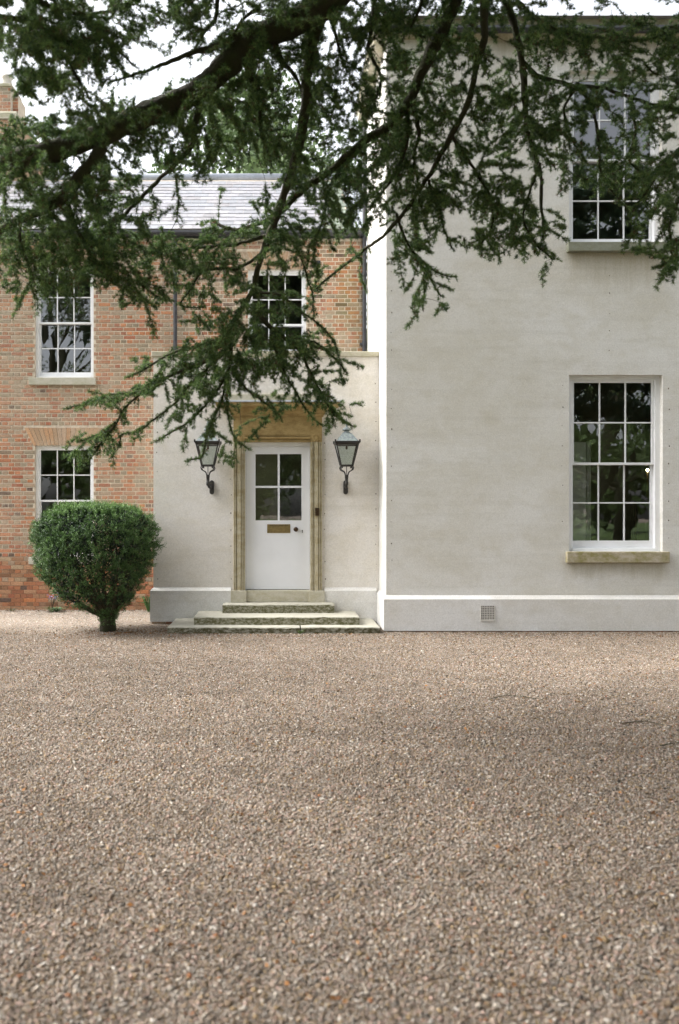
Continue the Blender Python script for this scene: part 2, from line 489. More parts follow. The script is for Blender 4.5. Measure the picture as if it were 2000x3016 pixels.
def gravel():
    TILE = 0.8; NP = 16500; NV = 4
    iv, jf = octa()
    cols = np.array([c for c, w in PEB]); w = np.array([w for c, w in PEB]); w = w / w.sum()
    V = []; C = []; VAR = []
    n = NP * NV
    ctr = np.empty((n, 3))
    ctr[:, 0] = rng.uniform(-TILE / 2, TILE / 2, n); ctr[:, 1] = rng.uniform(-TILE / 2, TILE / 2, n)
    size = np.clip(rng.lognormal(math.log(0.0042), 0.42, n), 0.002, 0.014)
    ctr[:, 2] = size * 0.30 + rng.uniform(0.0, 0.007, n)
    sc = size[:, None] * rng.uniform(0.7, 1.3, (n, 3)) * np.array([1.1, 1.1, 0.75])
    jit = 1 + rng.normal(0, 0.20, (n, 6, 1))
    ang = rng.uniform(0, 2 * math.pi, n)
    ca, sa = np.cos(ang)[:, None], np.sin(ang)[:, None]
    loc = iv[None] * jit * sc[:, None, :]
    x = loc[..., 0] * ca - loc[..., 1] * sa
    y = loc[..., 0] * sa + loc[..., 1] * ca
    tilt = rng.normal(0, 0.4, n)[:, None]
    z = loc[..., 2] + x * np.sin(tilt) * 0.6
    V = np.stack([x, y, z], -1) + ctr[:, None, :]
    ci = rng.choice(len(cols), n, p=w)
    C = cols[ci] * rng.normal(1, 0.14, (n, 1)).clip(0.6, 1.4)
    C = np.repeat(C, 6, 0)
    loops = (jf[None] + (np.arange(n) * 6)[:, None, None])
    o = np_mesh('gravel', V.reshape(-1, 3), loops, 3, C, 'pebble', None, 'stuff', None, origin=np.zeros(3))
    a = o.data.attributes.new('variant', 'INT', 'POINT')
    a.data.foreach_set('value', np.repeat(np.arange(n) // NP, 6).astype(np.int32))
    g = bpy.data.node_groups.new('gravel_spread', 'GeometryNodeTree')
    g.interface.new_socket('Geometry', in_out='INPUT', socket_type='NodeSocketGeometry')
    g.interface.new_socket('Geometry', in_out='OUTPUT', socket_type='NodeSocketGeometry')
    N = g.nodes.new; L = g.links.new
    gi = N('NodeGroupInput'); go = N('NodeGroupOutput')
    na = N('GeometryNodeInputNamedAttribute'); na.data_type = 'INT'; na.inputs['Name'].default_value = 'variant'
    join = N('GeometryNodeJoinGeometry')
    for k in range(NV):
        cmp = N('FunctionNodeCompare'); cmp.data_type = 'INT'; cmp.operation = 'EQUAL'
        ai = [s for s in cmp.inputs if s.type == 'INT']
        L(na.outputs['Attribute'], ai[0]); ai[1].default_value = k
        sep = N('GeometryNodeSeparateGeometry'); sep.domain = 'POINT'
        L(gi.outputs[0], sep.inputs['Geometry']); L(cmp.outputs[0], sep.inputs['Selection'])
        ti = N('GeometryNodeGeometryToInstance')
        L(sep.outputs['Selection'], ti.inputs[0]); L(ti.outputs[0], join.inputs[0])
    nx, ny = 19, 17
    gr = N('GeometryNodeMeshGrid')
    gr.inputs['Size X'].default_value = TILE * (nx - 1); gr.inputs['Size Y'].default_value = TILE * (ny - 1)
    gr.inputs['Vertices X'].default_value = nx; gr.inputs['Vertices Y'].default_value = ny
    tf = N('GeometryNodeTransform'); tf.inputs['Translation'].default_value = (0.4, 8.2, 0.0)
    L(gr.outputs['Mesh'], tf.inputs['Geometry'])
    iop = N('GeometryNodeInstanceOnPoints')
    L(tf.outputs[0], iop.inputs['Points']); L(join.outputs[0], iop.inputs['Instance'])
    iop.inputs['Pick Instance'].default_value = True
    rv = N('FunctionNodeRandomValue'); rv.data_type = 'INT'
    ins = [s for s in rv.inputs if s.type == 'INT']
    ins[0].default_value = 0; ins[1].default_value = NV - 1; ins[-1].default_value = 3
    L([s for s in rv.outputs if s.type == 'INT'][0], iop.inputs['Instance Index'])
    rr = N('FunctionNodeRandomValue'); rr.data_type = 'INT'
    ins = [s for s in rr.inputs if s.type == 'INT']
    ins[0].default_value = 0; ins[1].default_value = 3; ins[-1].default_value = 11
    mul = N('ShaderNodeMath'); mul.operation = 'MULTIPLY'; mul.inputs[1].default_value = math.pi / 2
    L([s for s in rr.outputs if s.type == 'INT'][0], mul.inputs[0])
    cx = N('ShaderNodeCombineXYZ'); L(mul.outputs[0], cx.inputs[2])
    L(cx.outputs[0], iop.inputs['Rotation'])
    L(iop.outputs[0], go.inputs[0])
    md = o.modifiers.new('spread', 'NODES'); md.node_group = g
    o['label'] = 'pinkish beige gravel covering the whole forecourt'
gravel()

# ------------------------------------------------------------------ sash windows
def sash(parent, x0, x1, z0, z1, yf, rec, sill=None, sill_mat='sill', gz=None, gx=None, boxw=0.045, stile=0.035, bar=0.018, brail=0.085, inner=None):
    """white sash window in an opening; returns the window part (outer box frame)"""
    y = yf + rec
    w = MB()
    zb = z0 + 0.045
    w.box(x0 - 0.01, x0 + boxw, y - 0.012, y + 0.12, z0, z1 + 0.01)
    w.box(x1 - boxw, x1 + 0.01, y - 0.012, y + 0.12, z0, z1 + 0.01)
    w.box(x0 + boxw, x1 - boxw, y - 0.0105, y + 0.12, z1 - boxw * 0.8, z1 + 0.01)
    w.box(x0 + boxw, x1 - boxw, y - 0.03, y + 0.12, z0, zb)
    win = w.build('window', 'white', parent, bevel=0.004)
    xa, xb = x0 + boxw, x1 - boxw
    zt = z1 - boxw * 0.8
    zm = zb + (zt - zb) * 0.502
    mr = 0.036
    def one(za, zz, yy, top, bot, up):
        m = MB()
        m.box(xa, xa + stile, yy, yy + 0.04, za, zz)
        m.box(xb - stile, xb, yy, yy + 0.04, za, zz)
        m.box(xa + stile, xb - stile, yy + 0.001, yy + 0.04, zz - top, zz)
        m.box(xa + stile, xb - stile, yy + 0.001, yy + 0.04, za, za + bot)
        m.build('upper_sash' if up else 'lower_sash', 'white', win, bevel=0.003)
        ga, gb, gc, gd = xa + stile, xb - stile, za + bot, zz - top
        bars = [ga + (gb - ga) * k / 3 for k in (1, 2)]
        zmid = (gc + gd) / 2
        for bx in bars:
            MB().box(bx - bar / 2, bx + bar / 2, yy + 0.006, yy + 0.034, gc, gd).build('glazing_bar', 'white', win)
        cuts = [ga, bars[0] - bar / 2, bars[0] + bar / 2, bars[1] - bar / 2, bars[1] + bar / 2, gb]
        for a, b in ((cuts[0], cuts[1]), (cuts[2], cuts[3]), (cuts[4], cuts[5])):
            MB().box(a, b, yy + 0.008, yy + 0.032, zmid - bar / 2, zmid + bar / 2).build('glazing_bar', 'white', win)
            for c, d in ((gc, zmid - bar / 2), (zmid + bar / 2, gd)):
                q = rng.normal(0, 0.0012, 4)
                pm = MB().poly([(a, yy + 0.019 + q[0], c), (b, yy + 0.019 + q[1], c), (b, yy + 0.019 + q[2], d), (a, yy + 0.019 + q[3], d)])
                pm.build('pane', 'glass', win)
    one(zm - mr / 2, zt, y + 0.012, 0.04, mr, True)
    one(zb, zm + mr / 2, y + 0.056, mr, brail, False)
    if sill:
        sx0, sx1, sz0, sz1, proj = sill
        MB().box(sx0, sx1, yf - proj, y + 0.02, sz0, sz1).build('sill', sill_mat, win, bevel=0.01)
    # plaster room behind
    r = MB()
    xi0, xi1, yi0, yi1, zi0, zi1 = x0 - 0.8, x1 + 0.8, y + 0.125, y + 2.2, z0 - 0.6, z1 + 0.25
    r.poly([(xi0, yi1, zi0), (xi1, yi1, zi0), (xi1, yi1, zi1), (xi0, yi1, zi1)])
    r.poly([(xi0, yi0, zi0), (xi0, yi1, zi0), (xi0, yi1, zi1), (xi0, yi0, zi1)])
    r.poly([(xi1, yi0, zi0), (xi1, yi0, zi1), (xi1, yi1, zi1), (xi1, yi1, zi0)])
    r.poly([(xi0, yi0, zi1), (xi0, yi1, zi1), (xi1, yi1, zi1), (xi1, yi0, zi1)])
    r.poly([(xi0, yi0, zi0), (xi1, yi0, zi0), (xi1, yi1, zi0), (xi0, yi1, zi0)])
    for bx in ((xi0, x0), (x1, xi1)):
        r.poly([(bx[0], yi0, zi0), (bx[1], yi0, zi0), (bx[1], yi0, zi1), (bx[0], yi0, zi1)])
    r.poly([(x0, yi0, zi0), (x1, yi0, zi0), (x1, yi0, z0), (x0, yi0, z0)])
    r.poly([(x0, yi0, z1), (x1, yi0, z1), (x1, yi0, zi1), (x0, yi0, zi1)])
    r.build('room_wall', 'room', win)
    return win

# ------------------------------------------------------------------ brick house
YB = 14.5
SB = F / YB
bh = empty('brick_house', (-2.2, YB + 2, 0), 'old red brick house with slate roof and white sash windows, behind the bush', 'house')
def bx(px): return (px - VX) / SB
def bz(py): return EYE - (py - VY) / SB
WX = [(bx(102), bx(275.5))]
OPEN = [(bx(102), bx(275.5), bz(1640), bz(1312)), (bx(102), bx(275.5), bz(1113), bz(785)), (bx(730), bx(902), bz(1116), bz(793))]
EAVE = 6.80
XL, XR = -5.75, 1.612
def arch_iv(op, z):
    """interval blocked by the flat brick arch above an opening at height z"""
    h = 0.335
    if op[3] - 0.002 <= z <= op[3] + h:
        e = 0.03 + (z - op[3]) / h * 0.17
        return (op[0] - e, op[1] + e)
    return None
mb = MB()
sheet(mb, XL - 2, XR, -0.1, EAVE, YB + 0.007, 0.13, OPEN)
mb.poly([(XL - 2, YB + 0.007, -0.1), (XL - 2, YB + 0.007, EAVE), (XL - 2, YB + 6, EAVE), (XL - 2, YB + 6, -0.1)])
mb.poly([(XL - 2, YB + 6, -0.1), (XL - 2, YB + 6, EAVE), (XR, YB + 6, EAVE), (XR, YB + 6, -0.1)])
mb.poly([(XL - 2, YB + 6, -0.1), (XL - 2, YB + 6, 0.0), (XR, YB + 6, 0.0), (XR, YB + 6, -0.1)])
bwall = mb.build('wall', 'mortar', bh)

UP = [((0.40, 0.178, 0.098), 24), ((0.37, 0.222, 0.142), 22), ((0.34, 0.250, 0.175), 20), ((0.44, 0.180, 0.082), 14), ((0.27, 0.220, 0.155), 14), ((0.33, 0.128, 0.074), 14), ((0.13, 0.085, 0.065), 4)]
LOW = [((0.38, 0.170, 0.090), 26), ((0.38, 0.215, 0.125), 28), ((0.32, 0.140, 0.080), 16), ((0.37, 0.265, 0.17), 18), ((0.22, 0.12, 0.07), 12)]
def pick(tab):
    w = [b for a, b in tab]
    c = random.choices([a for a, b in tab], w)[0]
    k = random.gauss(1, 0.10)
    return tuple(max(0.02, x * k) for x in c)
def brick_geo(mb, x0, x1, z0, z1, yf, tint, yb=None):
    """front of a brick: chamfered face and four sides, 9 quads"""
    if yb is None: yb = yf + 0.02
    e = 0.004
    a = [(x0, yb, z0), (x1, yb, z0), (x1, yb, z1), (x0, yb, z1)]
    b = [(x0, yf + e, z0), (x1, yf + e, z0), (x1, yf + e, z1), (x0, yf + e, z1)]
    c = [(x0 + e, yf, z0 + e), (x1 - e, yf, z0 + e), (x1 - e, yf, z1 - e), (x0 + e, yf, z1 - e)]
    mb._add(a + b + c, [(8, 9, 10, 11)] + [(i, (i + 1) % 4, (i + 1) % 4 + 4, i + 4) for i in range(4)] + [(i + 4, (i + 1) % 4 + 4, (i + 1) % 4 + 8, i + 8) for i in range(4)], tint)
CH, SP, HP = 0.0746, 0.2265, 0.1133
singles = []; rest = MB()
ncourse = int((EAVE - 0.02) / CH)
for k in range(ncourse):
    z0 = 0.0 + k * CH
    zc = z0 + CH / 2
    low = zc < 1.02 + random.uniform(-0.12, 0.12)
    pitch = SP if k % 2 == 0 else HP
    joint = 0.006 if low else 0.0165
    iv = []
    for op in OPEN:
        if op[2] - 0.10 < zc < op[3] + 0.0: iv.append((op[0], op[1]))
        a = arch_iv(op, zc)
        if a: iv.append(a)
    if zc < 4.2: iv.append((-2.15, 99))          # behind the porch
    x = XL + (0 if k % 2 == 0 else -HP / 2) + random.uniform(-0.006, 0.006)
    while x < XR - 0.02:
        a, b = x + joint / 2, x + pitch - joint / 2
        x += pitch
        full = True
        segs = [(a, b)]
        for p, q in iv:
            ns = []
            for s, t in segs:
                if t <= p or s >= q: ns.append((s, t)); continue
                full = False
                if s < p - 0.03: ns.append((s, p - 0.004))
                if t > q + 0.03: ns.append((q + 0.004, t))
            segs = ns
        for s, t in segs:
            t = min(t, XR - 0.003)
            if t - s < 0.025: continue
            za, zb_ = z0 + joint / 2 + random.uniform(-0.0012, 0.0012), z0 + CH - joint / 2 + random.uniform(-0.0012, 0.0012)
            if full and s > bx(2) and t < bx(430) and pitch == SP and bz(1760) < zc < bz(905):
                singles.append((s, za, low))
            elif full and s > bx(280) and t < bx(450) and pitch == SP and bz(1490) < zc < bz(1150):
                singles.append((s, za, low))
            else:
                brick_geo(rest, s, t, za, zb_, YB + random.uniform(-0.0025, 0.002), pick(LOW if (low and random.random() < 0.7) or (zc < 1.8 and random.random() < 0.35) else UP))
# ---- 300 stretchers in plain view are bricks of their own
random.shuffle(singles)
extra = singles[298:]; singles = singles[:298]
for s, za, low in extra:
    j = 0.006 if low else 0.0165
    brick_geo(rest, s, s + SP - j, za, za + CH - j, YB + random.uniform(-0.0025, 0.002), pick(LOW if low else UP))
variants = {}
for low in (False, True):
    for q in range(18):
        j = 0.006 if low else 0.0165
        b = MB(); brick_geo(b, 0, SP - j, 0, CH - j, 0, pick(LOW if low else UP))
        me = bpy.data.meshes.new('brick')
        me.from_pydata(b.v, [], b.f)
        at = me.color_attributes.new('tint', 'FLOAT_COLOR', 'POINT')
        cc = np.ones((len(b.v), 4)); cc[:, :3] = np.array(b.c); at.data.foreach_set('color', cc.ravel())
        me.materials.append(M['brick'])
        variants[(low, q)] = me
for i, (s, za, low) in enumerate(singles):
    o = link_mesh('brick', variants[(low, random.randrange(18))], bwall, (s, YB + random.uniform(-0.0025, 0.002), za))
rest.build('brickwork', 'brick', bwall, kind='stuff')
# ---- flat gauged arches
for op in OPEN:
    n = 17; h = 0.322
    for i in range(n):
        t0, t1 = i / n, (i + 1) / n
        g = 0.0035
        e0, e1 = 0.025, 0.19
        xa0 = op[0] - e0 + (op[1] - op[0] + 2 * e0) * t0 + g; xa1 = op[0] - e0 + (op[1] - op[0] + 2 * e0) * t1 - g
        xb0 = op[0] - e1 + (op[1] - op[0] + 2 * e1) * t0 + g; xb1 = op[0] - e1 + (op[1] - op[0] + 2 * e1) * t1 - g
        cam_ = lambda t: 0.012 * (1 - (2 * t - 1) ** 2)
        za, zb_ = op[3] - 0.002 + cam_((t0 + t1) / 2), op[3] + h
        y0, y1 = YB - 0.001 + random.uniform(-.001, .001), YB + 0.1
        k = random.gauss(1, 0.07)
        tint = tuple(c * k for c in random.choice([(0.43, 0.285, 0.18), (0.45, 0.265, 0.15), (0.40, 0.285, 0.20)]))
        m = MB()
        m._add([(xa0, y0, za), (xa1, y0, za), (xb1, y0, zb_), (xb0, y0, zb_), (xa0, y1, za), (xa1, y1, za), (xb1, y1, zb_), (xb0, y1, zb_)],
               [(0, 1, 2, 3), (1, 5, 6, 2), (5, 4, 7, 6), (4, 0, 3, 7), (3, 2, 6, 7), (4, 5, 1, 0)], tint)
        m.build('arch_brick', 'brick', bwall)
for op in OPEN:
    sash(bh, op[0], op[1], op[2], op[3], YB, 0.085, (op[0] - 0.095, op[1] + 0.05, op[2] - 0.135, op[2] - 0.002, 0.06), 'sill', stile=0.03, boxw=0.05, brail=0.08)

# ---- gutter, pipes, vent
g = MB()
g.tube([(XL - 2, YB - 0.12, EAVE + 0.02), (XR - 0.08, YB - 0.12, EAVE + 0.02)], 0.06, 10)
g.box(XL - 2, XR - 0.02, YB - 0.055, YB - 0.02, EAVE - 0.05, EAVE + 0.10)
g.build('gutter', 'pipe', bh)
for X, z0, z1 in ((bx(518), 4.2, EAVE), (1.565, 4.30, 8.75)):
    p = MB(); yy = YB - 0.085
    p.tube([(X, yy, z0), (X, yy, z1)], 0.036, 12)
    for zz in np.arange(z0 + 0.5, z1, 1.25):
        p.tube([(X, yy, zz), (X, yy, zz + 0.07)], 0.046, 12)
        p.box(X - 0.075, X + 0.05, yy + 0.02, YB - 0.003, zz + 0.01, zz + 0.05)
    p.build('drainpipe', 'pipe', bh, smooth=False)
v = MB()
xv0, xv1, zv0, zv1 = bx(917), bx(944), bz(788), bz(768)
v.box(xv0, xv1, YB - 0.012, YB + 0.01, zv0, zv1)
for i in range(4): v.box(xv0 + 0.015 + i * 0.037, xv0 + 0.038 + i * 0.037, YB - 0.018, YB - 0.0125, zv0 + 0.012, zv1 - 0.012)
v.build('air_vent', 'pipe', bh)

# ---- slate roof
RY0, RZ0, RY1, RZ1 = YB - 0.16, EAVE + 0.07, 17.35, 9.02
sl = math.hypot(RY1 - RY0, RZ1 - RZ0)
uy, uz = (RY1 - RY0) / sl, (RZ1 - RZ0) / sl
ny_, nz_ = -uz, uy
mb = MB()
x0, x1 = XL - 2.1, XR - 0.004
mb.poly([(x0, RY0, RZ0), (x1, RY0, RZ0), (x1, RY1, RZ1), (x0, RY1, RZ1)])
mb.poly([(x0, RY1, RZ1), (x1, RY1, RZ1), (x1, 2 * RY1 - RY0, RZ0), (x0, 2 * RY1 - RY0, RZ0)])
mb.poly([(x0, RY0, RZ0), (x0, RY1, RZ1), (x0, 2 * RY1 - RY0, RZ0)])
roof = mb.build('roof', 'mortar', bh)
EXP, SW = 0.247, 0.30
def slate_geo(mb, x0, x1, s0, tint, lift=0.0):
    s1 = s0 + EXP + 0.06
    t = 0.005
    def pt(x, s, n): return (x, RY0 + uy * s + ny_ * n, RZ0 + uz * s + nz_ * n)
    n0, n1 = 0.0125 + lift * 0.5, 0.004
    vs = [pt(x0, s0, n0), pt(x1, s0, n0), pt(x1, s1, n1), pt(x0, s1, n1), pt(x0, s0, n0 - t), pt(x1, s0, n0 - t), pt(x1, s1, n1 - 0.004), pt(x0, s1, n1 - 0.004)]
    mb._add(vs, [(0, 1, 2, 3), (5, 4, 7, 6), (4, 5, 1, 0), (5, 6, 2, 1), (7, 4, 0, 3), (6, 7, 3, 2)], tint)
SLC = [(0.215, 0.21, 0.225), (0.20, 0.20, 0.215), (0.235, 0.23, 0.24), (0.21, 0.20, 0.205), (0.19, 0.195, 0.21)]
cnt = 0; rs = MB()
nrow = int(sl / EXP)
for r in range(nrow):
    x = x0 + (0.15 if r % 2 else 0)
    while x < x1 - 0.32:
        k = random.gauss(1, 0.1)
        c = tuple(v_ * k for v_ in random.choice(SLC))
        if x > 0.75: c = (c[0] * 0.8, c[1] * 0.95, c[2] * 0.65)      # mossy end
        a, b = x + 0.003, x + SW - 0.003
        s0 = r * EXP + random.uniform(-0.006, 0.006)
        if x + SW > bx(330) and x < 1.3 and cnt < 299:
            m = MB(); slate_geo(m, a, b, s0, c, random.uniform(0, 0.004)); m.build('slate', 'slate', roof); cnt += 1
        else:
            slate_geo(rs, a, b, s0, c)
        x += SW
rs.build('slates', 'slate', roof, kind='stuff')
MB().tube([(x0, RY1, RZ1 + 0.02), (x1, RY1, RZ1 + 0.02)], 0.10, 12).build('ridge_roll', 'lead', roof, smooth=True)
fl = MB()
fl.poly([(x1 - 0.27, RY0 + ny_ * .025, RZ0 + nz_ * .025), (x1, RY0 + ny_ * .03, RZ0 + nz_ * .03), (x1, RY1 + ny_ * .03, RZ1 + nz_ * .03), (x1 - 0.27, RY1 + ny_ * .025, RZ1 + nz_ * .025)])
fl.poly([(x1 - 0.005, RY0, RZ0), (x1 - 0.005, RY0, RZ0 + 0.22), (x1 - 0.005, RY1, RZ1 + 0.22), (x1 - 0.005, RY1, RZ1)])
fl.build('flashing', 'lead', roof)
# ---- chimney on the ridge
YC = 17.2
cx1 = PX(45, YC); cx0 = cx1 - 0.75
ch = MB()
zt = PZ(252, YC); zs = PZ(335, YC); zs2 = PZ(352, YC)
chim = MB().box(cx0 - 0.25, cx1 + 0.02, YC, YC + 0.8, 8.3, zs2).build('chimney', 'mortar', bh)
def chim_bricks(xa, xb, y, z0, z1, name):
    m = MB(); k = 0; z = z0
    while z + CH <= z1 + 0.01:
        x = xa + (0 if k % 2 else -0.11)
        while x < xb - 0.02:
            a, b = max(x + 0.005, xa + .002), min(x + SP - 0.005, xb - .002)
            if b - a > 0.03: brick_geo(m, a, b, z + 0.005, z + CH - 0.005, y, pick(UP), y + 0.03)
            x += SP
        z += CH; k += 1
    return m.build(name, 'brick', chim, kind='stuff')
MB().box(cx0, cx1 - 0.12, YC + 0.06, YC + 0.7, zs + 0.06, zt).build('stack', 'mortar', chim)
MB().box(cx1 - 0.12, cx1, YC + 0.2, YC + 0.7, zs + 0.06, zt - 0.12).build('stack', 'mortar', chim)
chim_bricks(cx0, cx1 - 0.12, YC + 0.055, zs + 0.07, zt, 'stack_brickwork')
chim_bricks(cx1 - 0.12, cx1, YC + 0.195, zs + 0.07, zt - 0.12, 'stack_brickwork')
chim_bricks(cx0 - 0.25, cx1 + 0.02, YC - 0.006, 8.3, zs2, 'base_brickwork')
m = MB()
m.rings([[(cx0 - 0.3, YC - 0.05, zs2), (cx1 + 0.07, YC - 0.05, zs2), (cx1 + 0.07, YC + 0.85, zs2), (cx0 - 0.3, YC + 0.85, zs2)],
         [(cx0 - 0.3, YC - 0.05, zs), (cx1 + 0.04, YC - 0.05, zs), (cx1 + 0.04, YC + 0.85, zs), (cx0 - 0.3, YC + 0.85, zs)],
         [(cx0 - 0.05, YC + 0.05, zs + 0.08), (cx1 + 0.0, YC + 0.05, zs + 0.08), (cx1 + 0.0, YC + 0.75, zs + 0.08), (cx0 - 0.05, YC + 0.75, zs + 0.08)]])
m.build('shoulder_stone', 'coping', chim)
m = MB()   # raking coping falling away to the right of the base
m.rings([[(cx1 + 0.06, YC - 0.04, zs2 - 0.02), (cx1 + 0.06, YC - 0.04, zs2 + 0.07), (cx1 + 0.06, YC + 0.6, zs2 + 0.07), (cx1 + 0.06, YC + 0.6, zs2 - 0.02)],
         [(cx1 + 0.55, YC - 0.04, zs2 - 0.66), (cx1 + 0.60, YC - 0.04, zs2 - 0.60), (cx1 + 0.60, YC + 0.6, zs2 - 0.60), (cx1 + 0.55, YC + 0.6, zs2 - 0.66)]])
m.build('raking_coping', 'coping', chim)
m = MB()
m._add([(cx1 + 0.01, YC, 8.3), (cx1 + 0.6, YC, 8.3), (cx1 + 0.58, YC, zs2 - 0.66), (cx1 + 0.01, YC, zs2 - 0.02), (cx1 + 0.01, YC + .5, 8.3), (cx1 + 0.6, YC + .5, 8.3), (cx1 + 0.58, YC + .5, zs2 - 0.66), (cx1 + 0.01, YC + .5, zs2 - 0.02)],
       [(0, 1, 2, 3), (1, 5, 6, 2), (5, 4, 7, 6), (4, 0, 3, 7), (3, 2, 6, 7)], (0.42, 0.25, 0.165))
m.build('gable_shoulder', 'brick', chim)
m = MB()
m.box(cx0 - 0.04, cx1 - 0.09, YC + 0.02, YC + 0.74, zt, zt + 0.07)
m.build('cap', 'coping', chim, bevel=0.01)
for q in range(2):
    MB().lathe([(0.10, zt + 0.07), (0.11, zt + 0.2), (0.09, zt + 0.34), (0.12, zt + 0.36), (0.12, zt + 0.40), (0.08, zt + 0.40)], cx0 + 0.15 + q * 0.3, YC + 0.38, 14).build('chimney_pot', 'airbrick', chim, smooth=True)

# ------------------------------------------------------------------ rendered house on the right
YR = 11.90
SR = F / YR
rh = empty('rendered_house', (5, YR + 4, 0), 'tall pale grey rendered house block with moulded plinth and two stacked sash windows', 'house')
def rx(px): return (px - VX) / SR
def rz(py): return EYE - (py - VY) / SR
CX = 1.617
WTOP = 8.86
O1 = (rx(1676), rx(1952), rz(1624), rz(1104))
O2 = (rx(1676), rx(1950), rz(716), rz(207))
mb = MB()
sheet(mb, CX, 9.0, 0.0, WTOP, YR, 0.13, [O1, O2])
mb.poly([(CX, YR, 0), (CX, YR, WTOP), (CX, 14.46, WTOP), (CX, 14.46, 0)])
mb.poly([(9, YR, 0), (9, 14.46, 0), (9, 14.46, WTOP), (9, YR, WTOP)])
mb.poly([(CX, 14.46, 0), (CX, 14.46, WTOP), (9, 14.46, WTOP), (9, 14.46, 0)])
mb.build('wall', 'render', rh)
pl = MB()
po = [(1.575, 12.73), (1.575, 11.84), (9.04, 11.84)]
pi = [(CX - 0.001, 12.73), (CX - 0.001, 11.897), (9.04, 11.897)]
for z0, z1, A, B in ((0.025, 0.494, po, po), (0.494, 0.55, po, pi)):
    for i in range(2):
        pl.poly([(*A[i], z0), (*A[i + 1], z0), (*B[i + 1], z1), (*B[i], z1)])
for i in range(2):
    pl.poly([(*po[i], 0.025), (*pi[i], 0.025), (*pi[i + 1], 0.025), (*po[i + 1], 0.025)])
pl.build('plinth', 'plinth', rh)
ft = MB()
k = 0; x = 1.60
while x < 9:
    brick_geo(ft, x, min(x + SP - 0.008, 9), -0.045, 0.021, 11.862, pick(LOW), 11.95); x += SP
ft.build('footing_bricks', 'brick', rh, kind='stuff')
w1 = sash(rh, *O1, YR, 0.10, (rx(1666), rx(1967), rz(1657), rz(1624) - 0.002, 0.07), 'mossy', boxw=0.075, stile=0.04, bar=0.02, brail=0.11)
w2 = sash(rh, *O2, YR, 0.10, (rx(1668), rx(1962), rz(745), rz(717) - 0.002, 0.09), 'darksill', boxw=0.075, stile=0.04, bar=0.02, brail=0.07)
# inside the lower window: folded shutter, curtain, a small lamp
yi = YR + 0.10 + 0.20
sx0, sx1 = PX(1690, yi), PX(1722, yi + .15)
m = MB()
m.box(sx0 - 0.05, sx1, yi + 0.10, yi + 0.13, O1[2] + 0.12, PZ(1302, yi + .1))
for za, zb_ in ((O1[2] + 0.2, O1[2] + 0.75), (O1[2] + 0.85, PZ(1318, yi + .1))):
    m.box(sx0 + 0.0, sx1 - 0.04, yi + 0.093, yi + 0.0995, za, zb_)
m.build('inside_shutter', 'shutter', w1)
cu = MB()
zc1 = PZ(1300, yi + .1)
fold = [(sx1 + 0.012 + 0.055 * (j / 10), yi + 0.10 + 0.03 * math.sin(j * 1.7)) for j in range(11)]
cu.rings([[(x_, y_, O1[2] + 0.12) for x_, y_ in fold], [(x_, y_, zc1) for x_, y_ in fold]], False, False, None, False)
cu.build('curtain', 'shutter', w1, smooth=True)
t = NT('lamp_glow')
t.b.inputs['Emission Color'].default_value = (1, 0.78, 0.45, 1); t.b.inputs['Emission Strength'].default_value = 14
t.color((0.9, 0.8, 0.6)); M['glow'] = t.m
lx, ly, lz = P(1907, 1384, 12.75)
lamp = empty('table_lamp', (lx, ly, lz - 0.5), 'small glowing lamp seen through the lower right sash window', 'lamp')
MB().lathe([(0.008, lz - 0.03), (0.016, lz - 0.015), (0.019, lz + 0.0), (0.012, lz + 0.016), (0.003, lz + 0.022)], lx, ly, 12).build('bulb', 'glow', lamp, smooth=True)
MB().lathe([(0.07, lz - 0.5), (0.075, lz - 0.48), (0.02, lz - 0.45), (0.014, lz - 0.25), (0.03, lz - 0.2), (0.012, lz - 0.15), (0.012, lz - 0.035)], lx, ly, 14).build('stem', 'brass', lamp, smooth=True)
tb = empty('side_table', (lx, ly + 0.05, O1[2] - 0.6), 'small dark table under the lamp behind the lower right window', 'table')
MB().box(lx - 0.3, lx + 0.3, ly - 0.2, ly + 0.3, lz - 0.53, lz - 0.5).build('table_top', 'bronze', tb)
for sx in (-0.26, 0.26):
    for sy in (-0.16, 0.26):
        MB().tube([(lx + sx, ly + sy, O1[2] - 0.6), (lx + sx, ly + sy, lz - 0.53)], 0.02, 6).build('leg', 'bronze', tb)
# eaves cornice, gutter and roof
m = MB()
m.rings([[(CX - 0.06 - p, YR - p, z), (9.1, YR - p, z), (9.1, 14.5, z), (CX - 0.06 - p, 14.5, z)] for p, z in ((0.0, WTOP - 0.03), (0.05, WTOP), (0.10, WTOP + 0.04), (0.10, WTOP + 0.10), (0.14, WTOP + 0.17), (0.14, WTOP + 0.20))])
m.build('eaves_cornice', 'coping', rh)
m = MB()
m.tube([(CX - 0.2, YR - 0.17, WTOP + 0.03), (9.1, YR - 0.17, WTOP + 0.03)], 0.055, 10)
m.build('gutter', 'pipe', rh)
m = MB()
e = 0.22; zt0 = WTOP + 0.2
q0 = [(CX - e, YR - e, zt0), (9 + e, YR - e, zt0), (9 + e, 14.46 + e, zt0), (CX - e, 14.46 + e, zt0)]
rd = [(3.2, 13.15, zt0 + 0.6), (7.4, 13.15, zt0 + 0.6), (7.4, 13.2, zt0 + 0.6), (3.2, 13.2, zt0 + 0.6)]
m.rings([q0, rd], True, True, (0.33, 0.33, 0.35))
m.build('roof', 'slate', rh)
